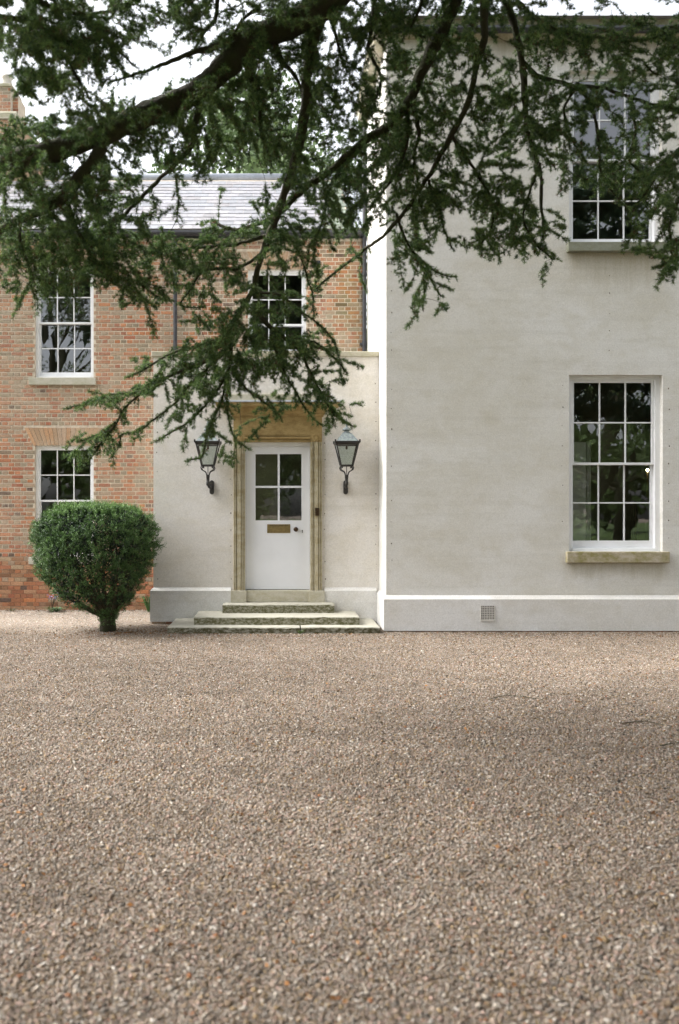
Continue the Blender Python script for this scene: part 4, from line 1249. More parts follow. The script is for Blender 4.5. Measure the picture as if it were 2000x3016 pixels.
BR = [  # points (px, py, Y), width at start and end in photo px, is it a bare thin branch
 ([(1060,-90,6.1),(985,-10,6.2),(893,60,6.25),(765,115,6.25),(676,191,6.2),(600,261,6.15),(510,306,6.1),(383,363,6.0),(268,408,5.95),(153,440,5.9),(60,470,5.85),(-120,520,5.8)], 86, 50),
 ([(950,30,6.22),(915,150,6.35),(905,230,6.45),(893,383,6.6),(868,480,6.7),(830,590,6.8),(797,690,6.9),(765,790,7.0),(735,880,7.1),(697,936,7.15),(687,985,7.2),(678,1074,7.3)], 36, 12),
 ([(1390,-80,6.5),(1344,0,6.55),(1306,96,6.65),(1255,185,6.75),(1210,287,6.85),(1150,375,6.95),(1083,412,7.0),(1000,485,7.05),(893,561,7.1),(800,640,7.2),(700,675,7.3),(622,657,7.4)], 42, 7),
 ([(1421,-60,6.3),(1428,60,6.4),(1434,108,6.5),(1414,178,6.6),(1395,274,6.7),(1357,357,6.85),(1312,434,7.0),(1268,517,7.15),(1217,593,7.3),(1147,676,7.5),(1070,735,7.7),(1000,790,7.8),(930,850,7.9)], 24, 5),
 ([(1475,-60,6.7),(1500,40,6.8),(1523,108,6.85),(1539,191,6.9),(1555,306,7.0),(1564,395,7.1),(1587,459,7.15),(1603,510,7.2),(1600,600,7.3),(1600,700,7.35)], 26, 6),
 ([(1536,175,6.9),(1600,222,7.0),(1690,245,7.1),(1800,262,7.2),(1900,300,7.25),(2080,330,7.3)], 15, 6),
 ([(2100,330,6.3),(2030,420,6.4),(1960,490,6.5),(1900,570,6.6),(1862,625,6.7)], 22, 5),
 ([(2100,520,6.2),(2010,580,6.3),(1975,640,6.35),(1975,720,6.4),(1990,780,6.45)], 16, 4),
 ([(1470,-40,6.4),(1560,40,6.5),(1640,95,6.6),(1760,115,6.7),(1850,120,6.75),(1950,105,6.8),(2080,70,6.8)], 11, 6),
 ([(-120,10,5.3),(0,60,5.3),(100,80,5.35),(180,150,5.4),(230,230,5.5),(262,290,5.55)], 26, 5),
 ([(70,-60,5.4),(140,20,5.45),(250,60,5.55),(330,130,5.65),(390,190,5.75)], 18, 5),
 ([(470,-60,5.8),(400,0,5.85),(330,30,5.9),(240,50,5.95)], 14, 6),
 ([(735,95,6.2),(660,125,6.1),(545,165,6.0),(450,203,5.95),(400,225,5.9),(320,245,5.9)], 24, 4),
 ([(640,-40,6.0),(640,40,6.02),(600,100,6.05),(565,160,6.05),(550,165,6.05)], 14, 9),
 ([(760,30,6.1),(720,50,6.1),(690,90,6.1),(655,125,6.1)], 12, 6),
 ([(300,430,5.95),(270,480,5.95),(242,510,6.0),(185,574,6.05),(96,625,6.1),(0,682,6.15),(-100,730,6.2)], 40, 20),
 ([(590,300,6.15),(575,360,6.25),(561,421,6.35),(510,500,6.5),(485,525,6.6),(408,590,6.7),(350,640,6.8),(280,700,6.9)], 20, 6),
 ([(520,520,6.5),(522,560,6.55),(525,610,6.6),(520,650,6.65)], 7, 3),
 ([(190,575,6.05),(210,640,6.15),(240,700,6.25),(270,760,6.35),(330,800,6.45),(400,850,6.55),(440,920,6.65)], 16, 5),
 ([(60,645,6.1),(60,720,6.2),(80,780,6.3),(90,840,6.4),(100,870,6.45)], 12, 4),
 ([(800,690,6.9),(700,715,6.95),(610,720,7.0),(540,735,7.05),(450,745,7.1)], 14, 5),
 ([(780,745,6.95),(700,790,7.0),(600,800,7.1),(560,850,7.15),(530,900,7.2),(600,905,7.2)], 12, 4),
 ([(754,891,7.1),(770,935,7.1),(790,960,7.15),(830,990,7.2),(880,1030,7.25),(920,1110,7.35),(955,1180,7.45),(1000,1230,7.5),(1042,1256,7.55)], 15, 4),
 ([(690,990,7.2),(600,1020,7.2),(520,1035,7.25),(440,1075,7.3),(372,1112,7.35)], 12, 4),
 ([(688,1010,7.2),(600,1070,7.25),(500,1105,7.3),(420,1150,7.35),(340,1160,7.4),(260,1185,7.45),(200,1202,7.5)], 14, 4),
 ([(420,1150,7.35),(370,1200,7.4),(340,1250,7.45),(300,1300,7.5),(262,1360,7.55)], 7, 4),
 ([(340,1245,7.45),(290,1280,7.5),(230,1300,7.5)], 5, 3),
 ([(300,1310,7.5),(250,1330,7.5),(190,1342,7.55)], 5, 3),
 ([(660,1040,7.25),(580,1110,7.3),(520,1180,7.35),(460,1230,7.4),(410,1270,7.45),(360,1285,7.5),(352,1315,7.5)], 9, 4),
 ([(678,1074,7.3),(640,1150,7.3),(600,1200,7.35),(560,1240,7.4),(510,1270,7.45),(460,1300,7.5)], 9, 4),
 ([(678,1080,7.3),(665,1150,7.35),(640,1220,7.4),(615,1290,7.45),(600,1340,7.45),(556,1356,7.5)], 9, 4),
 ([(670,1140,7.3),(668,1200,7.35),(680,1260,7.4),(700,1300,7.45),(732,1322,7.45)], 7, 3),
 ([(684,1090,7.3),(710,1130,7.3),(750,1165,7.35),(790,1195,7.4),(825,1228,7.4)], 8, 4),
 ([(800,985,7.2),(830,1080,7.3),(870,1150,7.35),(910,1220,7.4),(946,1250,7.45)], 8, 4),
 ([(840,995,7.2),(920,1010,7.3),(980,1050,7.35),(1005,1075,7.4),(1022,1100,7.4)], 8, 4),
 ([(770,860,7.1),(830,870,7.1),(880,910,7.2),(940,960,7.3),(980,1010,7.35),(1000,1060,7.4)], 9, 3),
 ([(790,720,6.95),(840,700,7.0),(880,740,7.1),(900,800,7.2),(920,860,7.3),(925,930,7.35)], 9, 3),
 ([(1170,630,7.4),(1190,690,7.45),(1215,740,7.5),(1245,780,7.55),(1250,850,7.6),(1245,898,7.6)], 9, 4),
 ([(1215,740,7.5),(1255,800,7.55),(1280,850,7.6),(1300,872,7.6)], 6, 3),
 ([(1245,775,7.55),(1300,805,7.6),(1340,815,7.6)], 6, 3),
 ([(1260,530,7.15),(1290,620,7.3),(1310,690,7.4),(1330,730,7.45)], 9, 4),
 ([(1330,400,6.95),(1390,480,7.1),(1440,570,7.2),(1450,660,7.3),(1410,725,7.35)], 12, 4),
 ([(1590,480,7.15),(1560,560,7.2),(1540,640,7.3),(1580,720,7.35),(1625,762,7.4)], 9, 4),
 ([(1700,245,7.1),(1740,330,7.15),(1760,420,7.2),(1780,520,7.3),(1830,600,7.35)], 12, 4),
 ([(1850,280,7.2),(1870,380,7.2),(1850,460,7.25),(1900,520,7.3)], 10, 4),
 ([(1700,245,7.1),(1660,320,7.15),(1680,400,7.2),(1720,470,7.25)], 10, 4),
 ([(1200,295,6.85),(1200,380,6.9),(1180,470,7.0),(1130,560,7.1),(1090,610,7.15)], 18, 6),
 ([(1210,287,6.85),(1230,380,6.9),(1220,470,7.0),(1235,560,7.1)], 16, 5),
 ([(1100,-60,6.3),(1090,60,6.35),(1080,150,6.4),(1120,230,6.5),(1100,320,6.6)], 18, 6),
 ([(960,30,6.25),(990,120,6.3),(1010,190,6.35),(1040,200,6.4)], 14, 5),
 ([(810,120,6.25),(830,180,6.35),(870,230,6.45),(890,280,6.5)], 20, 8),
 ([(720,160,6.2),(735,230,6.3),(760,300,6.4),(770,380,6.5),(790,440,6.6),(800,490,6.65)], 22, 5),
 ([(1260,-60,6.4),(1240,30,6.45),(1210,90,6.5),(1250,110,6.6)], 14, 5),
 ([(2090,120,6.6),(2000,130,6.65),(1950,170,6.7),(1930,220,6.75),(1900,190,6.8)], 12, 4),
 ([(2080,640,6.2),(2000,720,6.3),(1995,760,6.3)], 8, 3),
 ([(950,520,6.9),(960,600,7.0),(940,680,7.05),(910,720,7.1),(905,780,7.15)], 9, 3),
]
NEEDLE_L = (0.021, 0.040)

def cedar():
    T = empty('cedar_tree', (3.4, -2.8, 0), 'large dark cedar whose needled boughs hang across the top of the view', 'tree')
    # ---- traced boughs
    nodes = []; nrad = []; nbr = []; ndir = []
    tubes = {}
    for bi, (pts, w0, w1) in enumerate(BR):
        P3 = np.array([P(*p) for p in pts])
        # resample with Catmull-Rom
        out = []
        Q = np.vstack([2 * P3[0] - P3[1], P3, 2 * P3[-1] - P3[-2]])
        for i in range(1, len(Q) - 2):
            L = np.linalg.norm(Q[i + 1] - Q[i]); n = max(2, int(L / 0.04))
            for u in np.linspace(0, 1, n, endpoint=False):
                a, b, c, d = Q[i - 1], Q[i], Q[i + 1], Q[i + 2]
                out.append(0.5 * (2 * b + (c - a) * u + (2 * a - 5 * b + 4 * c - d) * u * u + (3 * b - a - 3 * c + d) * u ** 3))
        out.append(P3[-1]); out = np.array(out)
        wob = np.cumsum(rng.normal(0, 0.0042, out.shape), 0)
        s = np.linspace(0, 1, len(out))
        out = out + (wob - s[:, None] * wob[-1])
        tt = np.linspace(0, 1, len(out)) ** 0.85
        wpx = w0 + (w1 - w0) * tt
        rad = np.maximum(0.5 * wpx * out[:, 1] / F, 0.0032) * (1 + 0.05 * np.sin(np.arange(len(out)) * 0.9 + bi) + 0.07 * np.sin(np.arange(len(out)) * 0.31 + 2 * bi) + rng.normal(0, 0.035, len(out)))
        tubes[bi] = (out, rad)
        d = np.gradient(out, axis=0)
        nodes.append(out); nrad.append(rad); nbr.append(np.full(len(out), bi)); ndir.append(unit(d))
    N0 = np.concatenate(nodes); R0 = np.concatenate(nrad); B0 = np.concatenate(nbr); D0 = np.concatenate(ndir)
    npx = np.stack([VX + N0[:, 0] * F / N0[:, 1], VY - (N0[:, 2] - EYE) * F / N0[:, 1]], 1)
    # ---- targets from the density grid
    tg = []
    for r, row in enumerate(GRID):
        for c, ch in enumerate(row):
            d = int(ch) / 9.0
            if d <= 0: continue
            lam = 6.9 * d ** 1.65 + 0.08
            for _ in range(rng.poisson(lam)):
                tg.append((c * 50 + rng.uniform(0, 50), r * 50 + rng.uniform(0, 50)))
    # a margin outside the frame so that the boughs do not stop at its edge
    for r, row in enumerate(GRID[:16]):
        for side, ch in ((-1, row[0]), (1, row[-1])):
            for _ in range(rng.poisson(5 * (int(ch) / 9.0) ** 1.5)):
                x = rng.uniform(0, 160)
                tg.append((-x if side < 0 else 2000 + x, r * 50 + rng.uniform(0, 50)))
    for c in range(-2, 42):
        for _ in range(rng.poisson(6)):
            tg.append((c * 50 + rng.uniform(0, 50), -rng.uniform(0, 130)))
    tg = np.array(tg)
    # depth of a target: that of the nearest bough in the picture, with spread
    d2 = ((tg[:, None, :] - npx[None, ::3, :]) ** 2).sum(-1)
    near = d2.argmin(1)
    dist = np.sqrt(d2.min(1))
    Yt = N0[::3][near][:, 1] + rng.normal(0, 0.13, len(tg)) + rng.uniform(-0.35, 0.35, len(tg)) * np.minimum(1, 0.4 + dist / 70)
    thick = R0[::3][near] > 0.026
    Yt = Yt + np.where(thick, rng.uniform(-0.12, 0.42, len(tg)), 0)
    order = np.argsort(dist)
    tg, Yt = tg[order], Yt[order]
    T3 = np.stack([(tg[:, 0] - VX) * Yt / F, Yt, EYE - (tg[:, 1] - VY) * Yt / F], 1)
    cap = len(N0) + len(T3) * 40 + 20000
    NP_ = np.zeros((cap, 3)); ND = np.zeros((cap, 3)); NB = np.zeros(cap, int); LV = np.zeros(cap, int)
    n = len(N0)
    NP_[:n] = N0; ND[:n] = D0; NB[:n] = B0
    twig = {b: [] for b in range(len(BR))}      # (path, directions, needled, radius)
    def side_shoots(b, axis, dr, lmin, lmax, every, droop, lv, t0=0.0):
        """short shoots to either side of a twig, in a tilted fan"""
        seg = np.r_[0, np.cumsum(np.linalg.norm(np.diff(axis, axis=0), axis=1))]
        pn = unit(np.array([0, 0, 1.0]) + rng.normal(0, 0.55, 3))
        x = seg[-1] * t0 + rng.uniform(0.3, 1) * every; sgn = 1
        while x < seg[-1]:
            i = min(int(np.searchsorted(seg, x)), len(axis) - 1)
            f = x / seg[-1]
            l = rng.uniform(lmin, lmax) * (1.0 - 0.55 * max(0, f - 0.3) / 0.7)
            sd = unit(np.cross(dr[i], pn)) * sgn
            d0 = unit(dr[i] * rng.uniform(0.5, 1.0) + sd * rng.uniform(0.6, 1.0) + rng.normal(0, 0.22, 3))
            q = axis[i] + d0 * l * 0.5 + np.array([0, 0, -droop * l * 0.2])
            e = axis[i] + d0 * l + np.array([0, 0, -droop * l * 0.55])
            p = np.stack([axis[i], q, e])
            twig[b].append((p, unit(np.gradient(p, axis=0)), 1, 0.0018))
            sgn = -sgn
            x += every * rng.uniform(0.7, 1.35)
    for t in T3:
        dd = NP_[:n] - t
        q = (dd ** 2).sum(1)
        q = q + 0.05 * np.maximum(0, -dd[:, 2]) + LV[:n] * 0.002
        i = int(q.argmin())
        a = NP_[i]; L = np.linalg.norm(t - a)
        if L > 0.95: continue
        v = (t - a) / max(L, 1e-6)
        dirp = ND[i]
        sg = 1 if dirp @ v > -0.2 else -0.3
        ad = unit(v * min(1, L / 0.10) * 0.8 + dirp * sg * 0.7 + np.array([0, 0, -0.10]) + rng.normal(0, 0.36, 3) * np.array([1.3, 1, 0.5]))
        Ls = rng.uniform(0.11, 0.23)
        st_ = t - ad * Ls * 0.5
        b = NB[i]
        L1 = np.linalg.norm(st_ - a)
        if L1 > 0.03:
            mid = (a + st_) / 2 + unit(dirp * sg + v) * 0.12 * L1 + np.array([0, 0, 0.08 * L1])
            k = max(3, min(10, int(L1 / 0.04) + 2))
            u = np.linspace(0, 1, k)[:, None]
            con = (1 - u) ** 2 * a + 2 * u * (1 - u) * mid + u * u * st_
            cd = unit(np.gradient(con, axis=0))
            twig[b].append((con, cd, 1 if rng.random() < 0.65 else 0, 0.0036))
            NP_[n:n + k - 1] = con[1:]; ND[n:n + k - 1] = cd[1:]; NB[n:n + k - 1] = b; LV[n:n + k - 1] = LV[i] + 1
            n += k - 1
        k = 6
        u = np.linspace(0, 1, k)[:, None]
        ax = st_ + ad * Ls * u + np.array([0, 0, -0.15]) * Ls * u * u + np.cumsum(rng.normal(0, 0.004, (k, 3)), 0) * u
        xd = unit(np.gradient(ax, axis=0))
        twig[b].append((ax, xd, 1, 0.0026))
        NP_[n:n + k] = ax; ND[n:n + k] = xd; NB[n:n + k] = b; LV[n:n + k] = LV[i] + 2
        n += k
        side_shoots(b, ax, xd, 0.035, 0.085, 0.023, 0.25, 1, 0.05)
    # hanging shoots along the thin ends of the traced boughs
    for b in range(len(BR)):
        out, rad = tubes[b]
        w = np.where(rad < 0.014)[0]
        if len(w) > 4:
            side_shoots(b, out[w], unit(np.gradient(out[w], axis=0)), 0.04, 0.11, 0.034, 0.9, 1, 0.0)
    # ---- build each bough with its twigs and needles
    tot = 0
    for b in range(len(BR)):
        out, rad = tubes[b]
        m = MB()
        step = 1
        idx = list(range(0, len(out), step))
        if idx[-1] != len(out) - 1: idx.append(len(out) - 1)
        m.tube(out[idx], list(rad[idx]), 14 if rad.max() > 0.03 else 6, rough=0.055)
        bo = m.build('bough', 'bark', T, smooth=True)
        tp = []; td = []
        thin = rad < 0.0105
        if thin.any():
            pp, dd = out[thin], unit(np.gradient(out, axis=0))[thin]
            tp.append(np.repeat(pp, 5, 0)); td.append(np.repeat(dd, 5, 0))
        mt = MB()
        for path, dr, lv, r0 in twig[b]:
            rt = np.linspace(r0, 0.0013, len(path))
            mt.tube(path[::2] if r0 < 0.002 else path, list(rt[::2]) if r0 < 0.002 else list(rt), 3, False)
            if not lv: continue
            # needles crowd along the shoot
            seg = np.linalg.norm(path[-1] - path[0])
            k = max(3, int(seg / 0.0105))
            u = rng.uniform(0.06, 1.0, k) * (len(path) - 1)
            i0 = np.minimum(u.astype(int), len(path) - 2); fr = (u - i0)[:, None]
            tp.append(path[i0] * (1 - fr) + path[i0 + 1] * fr); td.append(dr[i0])
        if mt.v: mt.build('twigs', 'twig', bo, kind='stuff')
        if not tp: continue
        tp = np.concatenate(tp); td = np.concatenate(td)
        tp = tp + rng.normal(0, 0.004, tp.shape)
        nT = len(tp); K = 10
        tot += nT * K
        dv = unit(td[:, None, :] * 0.45 + np.array([0, -0.05, 0.35]) + unit(rng.normal(0, 1, (nT, K, 3))) * 0.95)
        ln = rng.uniform(*NEEDLE_L, (nT, K, 1))
        base = np.repeat(tp[:, None, :], K, 1)
        side = unit(np.cross(dv, rng.normal(0, 1, (nT, K, 3)))) * 0.0022
        tipv = base + dv * ln
        V = np.stack([base - side, base + side, tipv], 2).reshape(-1, 3)
        g = rng.uniform(0, 1, (nT, 1, 1)) ** 1.4
        fresh = (rng.random((nT, 1, 1)) < 0.025)
        c0 = np.array([0.032, 0.074, 0.022]); c1 = np.array([0.175, 0.262, 0.074])
        col = c0 + (c1 - c0) * g
        col = np.where(fresh, np.array([0.15, 0.20, 0.045]), col)
        dead = (rng.random((nT, 1, 1)) < 0.035)
        col = np.where(dead, np.array([0.10, 0.05, 0.022]), col)
        col = np.repeat(col, K, 1) * rng.uniform(0.75, 1.25, (nT, K, 1))
        col = np.repeat(col[:, :, None, :], 3, 2).reshape(-1, 3)
        np_mesh('needles', V, np.arange(len(V)), 3, col, 'needle', bo, 'stuff')
    # ---- trunk behind the photographer and the boughs that carry the ones in view
    tr = np.array([3.4, -2.8, 0.0])
    m = MB()
    m.tube([tr + [0, 0, -0.2], tr + [0.02, 0, 0.5], tr + [0, 0.05, 3], tr + [0.1, 0, 7], tr + [0, 0.1, 12], tr + [0.1, 0, 17]], [0.85, 0.62, 0.52, 0.45, 0.28, 0.06], 16)
    m.build('trunk', 'bark', T, smooth=True)
    heads = [0, 2, 4, 8, 9, 11, 6]
    for b in heads:
        e = np.array(P(*BR[b][0][0])); hz = e[2] + rng.uniform(0.0, 1.0)
        s = tr + np.array([0.1, 0, min(max(hz, 4.5), 9)])
        mid = (s + e) / 2 + np.array([0, 0, 1.1])
        r1 = 0.5 * BR[b][1] * e[1] / F
        pts = [(1 - u) ** 2 * s + 2 * u * (1 - u) * mid + u * u * e for u in np.linspace(0, 1, 12)]
        m = MB(); m.tube(pts, list(np.linspace(max(0.16, r1 * 1.6), r1, 12)), 10)
        m.build('limb', 'bark', T, smooth=True)
    # ---- upper crown: flat tiers of foliage over and behind the camera
    def in_view(p):
        y = p[:, 1]
        px = VX + p[:, 0] * F / np.maximum(y, 0.01); py = VY - (p[:, 2] - EYE) * F / np.maximum(y, 0.01)
        return (y > 0.05) & (px > -260) & (px < 2260) & (py > -230) & (py < 3200)
    pos = []
    for k in range(64):
        a = 2 * math.pi * k / 30 * 2.4 + rng.normal(0, 0.2)
        if k >= 30: a = math.radians(rng.uniform(75, 185))  # later limbs are added out of view to shade the near gravel
        h = 5.6 + k * 0.36 if k < 30 else rng.uniform(7.6, 12.5)
        Ln = np.interp(h, [5, 10, 16], [11.5, 9.0, 2.5]) * rng.uniform(0.75, 1.1)
        if k >= 30: Ln = rng.uniform(8.5, 14.5)
        s = tr + np.array([0, 0, h]); e = s + np.array([math.cos(a) * Ln, math.sin(a) * Ln, -0.3 + rng.normal(0, 0.3)])
        mid = (s + e) / 2 + np.array([0, 0, 0.6])
        pts = np.array([(1 - u) ** 2 * s + 2 * u * (1 - u) * mid + u * u * e for u in np.linspace(0, 1, 14)])
        if in_view(pts).any():
            f = np.argmax(in_view(pts)); pts = pts[:max(f - 1, 2)]
        m = MB(); m.tube(pts, list(np.linspace(0.17, 0.03, 14)[:len(pts)]), 7)
        m.build('limb', 'bark', T, smooth=True)
        nn = 1700
        u = rng.uniform(0.15, 1, nn); ii = np.minimum((u * (len(pts) - 1)).astype(int), len(pts) - 1)
        side = unit(np.cross(pts[-1] - pts[0], [0, 0, 1.0]))
        w = rng.normal(0, 0.8, nn) * np.interp(u, [0.1, 0.5, 1], [0.5, 1.2, 0.7])
        pp = pts[ii] + side * w[:, None] + np.stack([rng.normal(0, 0.12, nn), rng.normal(0, 0.12, nn), rng.normal(0, 0.11, nn) - 0.06 * np.abs(w)], 1)
        pos.append(pp)
    pos = np.concatenate(pos)
    pos = pos[~in_view(pos)]
    K = 3
    base = np.repeat(pos, K, 0)
    dv = unit(rng.normal(0, 1, base.shape) + np.array([0, 0, 0.3]))
    col = np.array([0.03, 0.065, 0.034]) * rng.uniform(0.6, 1.5, (len(base), 1))
    sd = unit(np.cross(dv, rng.normal(0, 1, base.shape))) * rng.uniform(0.05, 0.085, (len(base), 1))
    v = np.stack([base - sd, base + sd, base + dv * rng.uniform(0.16, 0.32, (len(base), 1))], 1).reshape(-1, 3)
    np_mesh('upper_needles', v, np.arange(len(v)), 3, np.repeat(col, 3, 0), 'needle', T, 'stuff')
cedar()

# ------------------------------------------------------------------ other trees
def broadleaf(name, label, loc, height, radius, leaf, nleaf, col, trunk_r=0.25, base=0.22, seed=0, group=None):
    r = np.random.default_rng(seed)
    T = empty(name, loc, label, 'tree', group)
    loc = np.array(loc, float)
    m = MB()
    m.tube([loc + [0, 0, -0.2], loc + [0, 0, height * 0.3], loc + [0.2, 0, height * 0.6], loc + [0, 0.1, height * 0.9]], [trunk_r * 1.3, trunk_r, trunk_r * 0.6, 0.04], 9)
    m.build('trunk', 'bark', T, smooth=True)
    nb = 46
    cz = r.uniform(base, 0.97, nb) * height
    prof = np.interp(cz / height, [base, 0.4, 0.65, 1.0], [0.75, 1.0, 0.85, 0.15])
    an = r.uniform(0, 2 * math.pi, nb); rr = radius * prof * np.sqrt(r.uniform(0.1, 1, nb))
    C = loc + np.stack([rr * np.cos(an), rr * np.sin(an), cz], 1)
    br = r.uniform(0.16, 0.34, nb) * radius
    for k in range(0, nb, 3):
        s = loc + np.array([0, 0, cz[k] * 0.7])
        m = MB(); m.tube([s, (s + C[k]) / 2 + [0, 0, 0.2], C[k]], [trunk_r * .35, trunk_r * .2, 0.03], 5)
        m.build('limb', 'bark', T)
    bi = r.integers(0, nb, nleaf)
    d = unit(r.normal(0, 1, (nleaf, 3))); q = r.uniform(0.35, 1.0, (nleaf, 1)) ** 0.5
    p = C[bi] + d * q * br[bi][:, None] * np.array([1, 1, 0.72])
    tone = r.uniform(0.7, 1.3, nb)[bi][:, None] * r.uniform(0.75, 1.25, (nleaf, 1))
    cc0 = np.array(col) * tone
    v, l, cc = leaf_tris(p, unit(d + r.normal(0, 0.7, d.shape)), r.uniform(0.7, 1.3, nleaf) * leaf, leaf * 0.33, cc0)
    np_mesh('crown', v, l, 4, cc, 'leaf', T, 'stuff')
broadleaf('ash_tree', 'pale green leafy tree rising behind the slate roof ridge', (-1.6, 31, 0), 18.2, 6.0, 0.24, 20000, (0.11, 0.16, 0.07), 0.3, 0.25, 1)
broadleaf('ash_tree', 'darker green tree behind the roof ridge, right of the paler one', (5.4, 36, 0), 19.0, 5.2, 0.26, 14000, (0.07, 0.11, 0.045), 0.3, 0.25, 2)
refl = [((16, -13, 0), 19, 6.0), ((26, -16, 0), 17, 6.0), ((7, -24, 0), 19, 5.5), ((35, -24, 0), 20, 7), ((-4, -30, 0), 15, 5), ((-14.5, -22, 0), 18, 5.0)]
def woodland():
    n = 15000
    p = np.stack([rng.uniform(-75, 75, n), -46 + rng.normal(0, 2.0, n), np.abs(rng.normal(0, 1, n)) * 3.0 + rng.uniform(0, 4, n)], 1)
    p[:, 2] += 2.2 * np.sin(p[:, 0] * 0.21) + 1.3 * np.sin(p[:, 0] * 0.53 + 1) + 1.5
    p[:, 2] = np.clip(p[:, 2], 0.3, None)
    col = np.array([0.07, 0.11, 0.03]) * rng.uniform(0.6, 1.4, (n, 1))
    v, l, cc = leaf_tris(p, unit(rng.normal(0, 1, (n, 3))), rng.uniform(0.7, 1.3, n), 0.42, col)
    o = np_mesh('woodland', v, l, 4, cc, 'leaf', None, 'stuff')
    o['label'] = 'belt of woodland beyond the lawn, mirrored low in the windows'
woodland()
names = ['broad dark tree on the lawn, mirrored in the middle of the lower right window',
         'round dark tree on the lawn, mirrored at the right of the lower right window',
         'dark tree on the lawn, mirrored in the right door panes',
         'tall dark tree far across the lawn, mirrored behind the others in the right windows',
         'smaller dark tree across the lawn, mirrored low in the door glass',
         'dark tree across the lawn, mirrored in the windows of the brick wall']
for i, (lc, h, r_) in enumerate(refl):
    broadleaf('lawn_tree', names[i], lc, h, r_, 0.19, 13000, (0.085, 0.130, 0.035), 0.35, 0.1, 10 + i, 'trees across the lawn')

# ------------------------------------------------------------------ small plants and litter
def straps(name, label, px, py, Y, n, ln, wd, col, cat, up=0.8, flower=None, seed=0):
    r = np.random.default_rng(seed)
    b = np.array([PX(px, Y), Y, 0.0])
    T = empty(name, tuple(b), label, cat)
    m = MB()
    for k in range(n):
        a = r.uniform(0, 2 * math.pi); l_ = ln * r.uniform(0.6, 1.15); o = np.array([math.cos(a), math.sin(a), 0])
        s = np.array([-o[1], o[0], 0]) * wd
        p0 = b + o * 0.02; p1 = p0 + (o * 0.45 + np.array([0, 0, up])) * l_ * 0.6; p2 = p0 + (o * 1.0 + np.array([0, 0, up * 0.55])) * l_
        g = r.uniform(0.7, 1.35)
        m._add([tuple(p0 - s * .5), tuple(p0 + s * .5), tuple(p1 + s), tuple(p1 - s), tuple(p2)], [(0, 1, 2, 3), (3, 2, 4)], tuple(c * g for c in col))
    m.build('leaves', 'leaf', T, kind='stuff')
    if flower:
        f = MB(); z0, z1, c, nf, spread = flower
        st_ = MB()
        for k in range(9):
            tx = np.array([r.normal(0, spread), r.normal(0, 0.05), r.uniform(z0, z1)])
            st_.tube([b, b + tx * [0.4, 0.4, 0.6], b + tx], 0.003, 4)
            for q in range(nf):
                p = b + tx + r.normal(0, 0.028, 3)
                d = unit(r.normal(0, 1, 3)); e = unit(np.cross(d, r.normal(0, 1, 3)))
                f._add([tuple(p - d * .013), tuple(p + e * .011), tuple(p + d * .013), tuple(p - e * .011)], [(0, 1, 2, 3)], tuple(np.array(c) * r.uniform(0.7, 1.2)))
        st_.build('stems', 'twig', T)
        f.build('flowers', 'leaf', T, kind='stuff')
straps('border_plant', 'low tuft of pale green strap leaves by the brick wall, left of the bush', 168, 1800, 14.25, 46, 0.26, 0.013, (0.13, 0.21, 0.10), 'plant', 0.5, None, 3)
straps('flowering_plant', 'small mauve flowers peeping out at the left under the bush', 152, 1800, 14.15, 14, 0.2, 0.01, (0.09, 0.14, 0.05), 'plant', 0.8, (0.20, 0.42, (0.42, 0.33, 0.62), 7, 0.10), 4)
straps('corner_plant', 'green sprig growing in the corner between the brick wall and the porch', 439, 1800, 14.2, 34, 0.34, 0.014, (0.07, 0.13, 0.04), 'plant', 1.2, None, 5)
straps('step_weed', 'tiny fern growing from the crack between the two slabs of the bottom step', 884.7, 1850, 11.682, 12, 0.085, 0.006, (0.07, 0.12, 0.03), 'plant', 1.3, None, 6)
straps('wall_weed', 'small dull weed at the foot of the brick wall at the far left', 36, 1798, 14.3, 22, 0.13, 0.012, (0.14, 0.13, 0.07), 'plant', 0.7, None, 7)

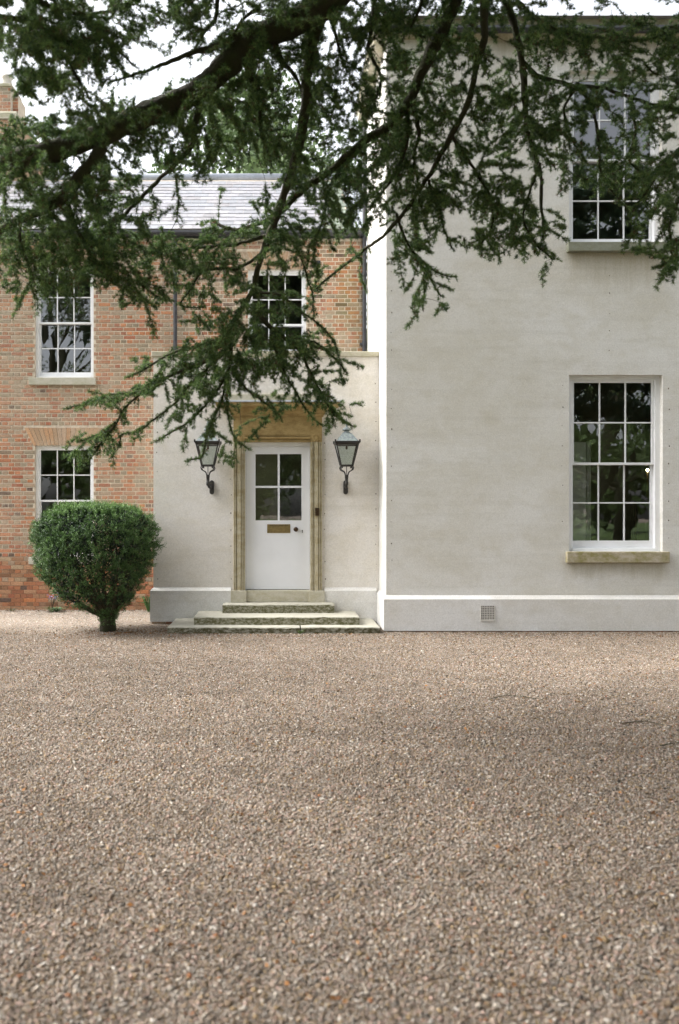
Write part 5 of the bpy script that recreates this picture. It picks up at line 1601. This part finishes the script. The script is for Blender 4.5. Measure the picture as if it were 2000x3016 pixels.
def litter():
    pts = []
    b = np.array([PX(318, 11.95), 11.85])
    for _ in range(900):
        a = rng.uniform(0, 2 * math.pi); r_ = abs(rng.normal(0, 0.75))
        pts.append((b[0] + math.cos(a) * r_ * 1.5 + 0.35, b[1] + math.sin(a) * r_ * 0.7 - 0.1))
    for _ in range(420):
        pts.append((rng.uniform(-1.7, 6.5), 11.66 - abs(rng.normal(0, 0.22)) + (0.16 if _ % 2 else 0)))
    for _ in range(260):
        pts.append((rng.uniform(-5, -2.0), 14.42 - abs(rng.normal(0, 0.12))))
    for _ in range(1000):
        y = rng.uniform(2.6, 12); pts.append((rng.uniform(-0.38, 0.53) * y, y))
    pts = np.array(pts)
    pts = pts[~((pts[:, 0] > 1.57) & (pts[:, 1] > 11.83))]
    n = len(pts)
    c = np.concatenate([pts, np.full((n, 1), 0.019)], 1)
    d = unit(rng.normal(0, 1, (n, 3)) * np.array([1, 1, 0.28]))
    tab = np.array([(0.16, 0.088, 0.042), (0.21, 0.105, 0.042), (0.10, 0.062, 0.036), (0.24, 0.11, 0.036), (0.15, 0.11, 0.058)])
    col = tab[rng.integers(0, 5, n)] * rng.uniform(0.7, 1.2, (n, 1))
    L = rng.uniform(0.015, 0.035, n)
    v, l, cc = leaf_tris(c, d, L, L * 0.3, col)
    o = np_mesh('fallen_leaves', v, l, 4, cc, 'dryleaf', None, 'stuff')
    o['label'] = 'small brown dead leaves scattered over the gravel'
litter()
def ground_twig(pts, label, r=0.006):
    p3 = []
    for px, py in pts:
        Y = F * (EYE - 0.022) / (py - VY)
        p3.append((PX(px, Y), Y, 0.022))
    m = MB(); m.tube(p3, list(np.linspace(r, r * 0.5, len(p3))), 6)
    for k in range(2, len(p3) - 1, 2):
        a = np.array(p3[k]); m.tube([a, a + [0.05 * (1 if k % 4 else -1), 0.06, 0.004], a + [0.07 * (1 if k % 4 else -1), 0.13, 0.0]], [r * .5, r * .4, r * .25], 5)
    m.build('fallen_twig', 'twig', None, label=label, cat='twig', group='twigs lying on the gravel')
ground_twig([(1440, 2060), (1465, 2052), (1490, 2047), (1520, 2049), (1560, 2055), (1600, 2060)], 'thin dark twig on the gravel below the air brick', 0.005)
ground_twig([(1828, 2130), (1860, 2127), (1900, 2124), (1930, 2130), (1955, 2134)], 'dark twig on the gravel below the lower right window', 0.006)
ground_twig([(1945, 2196), (1975, 2190), (2010, 2186)], 'short dark twig on the gravel at the right edge of the picture', 0.006)
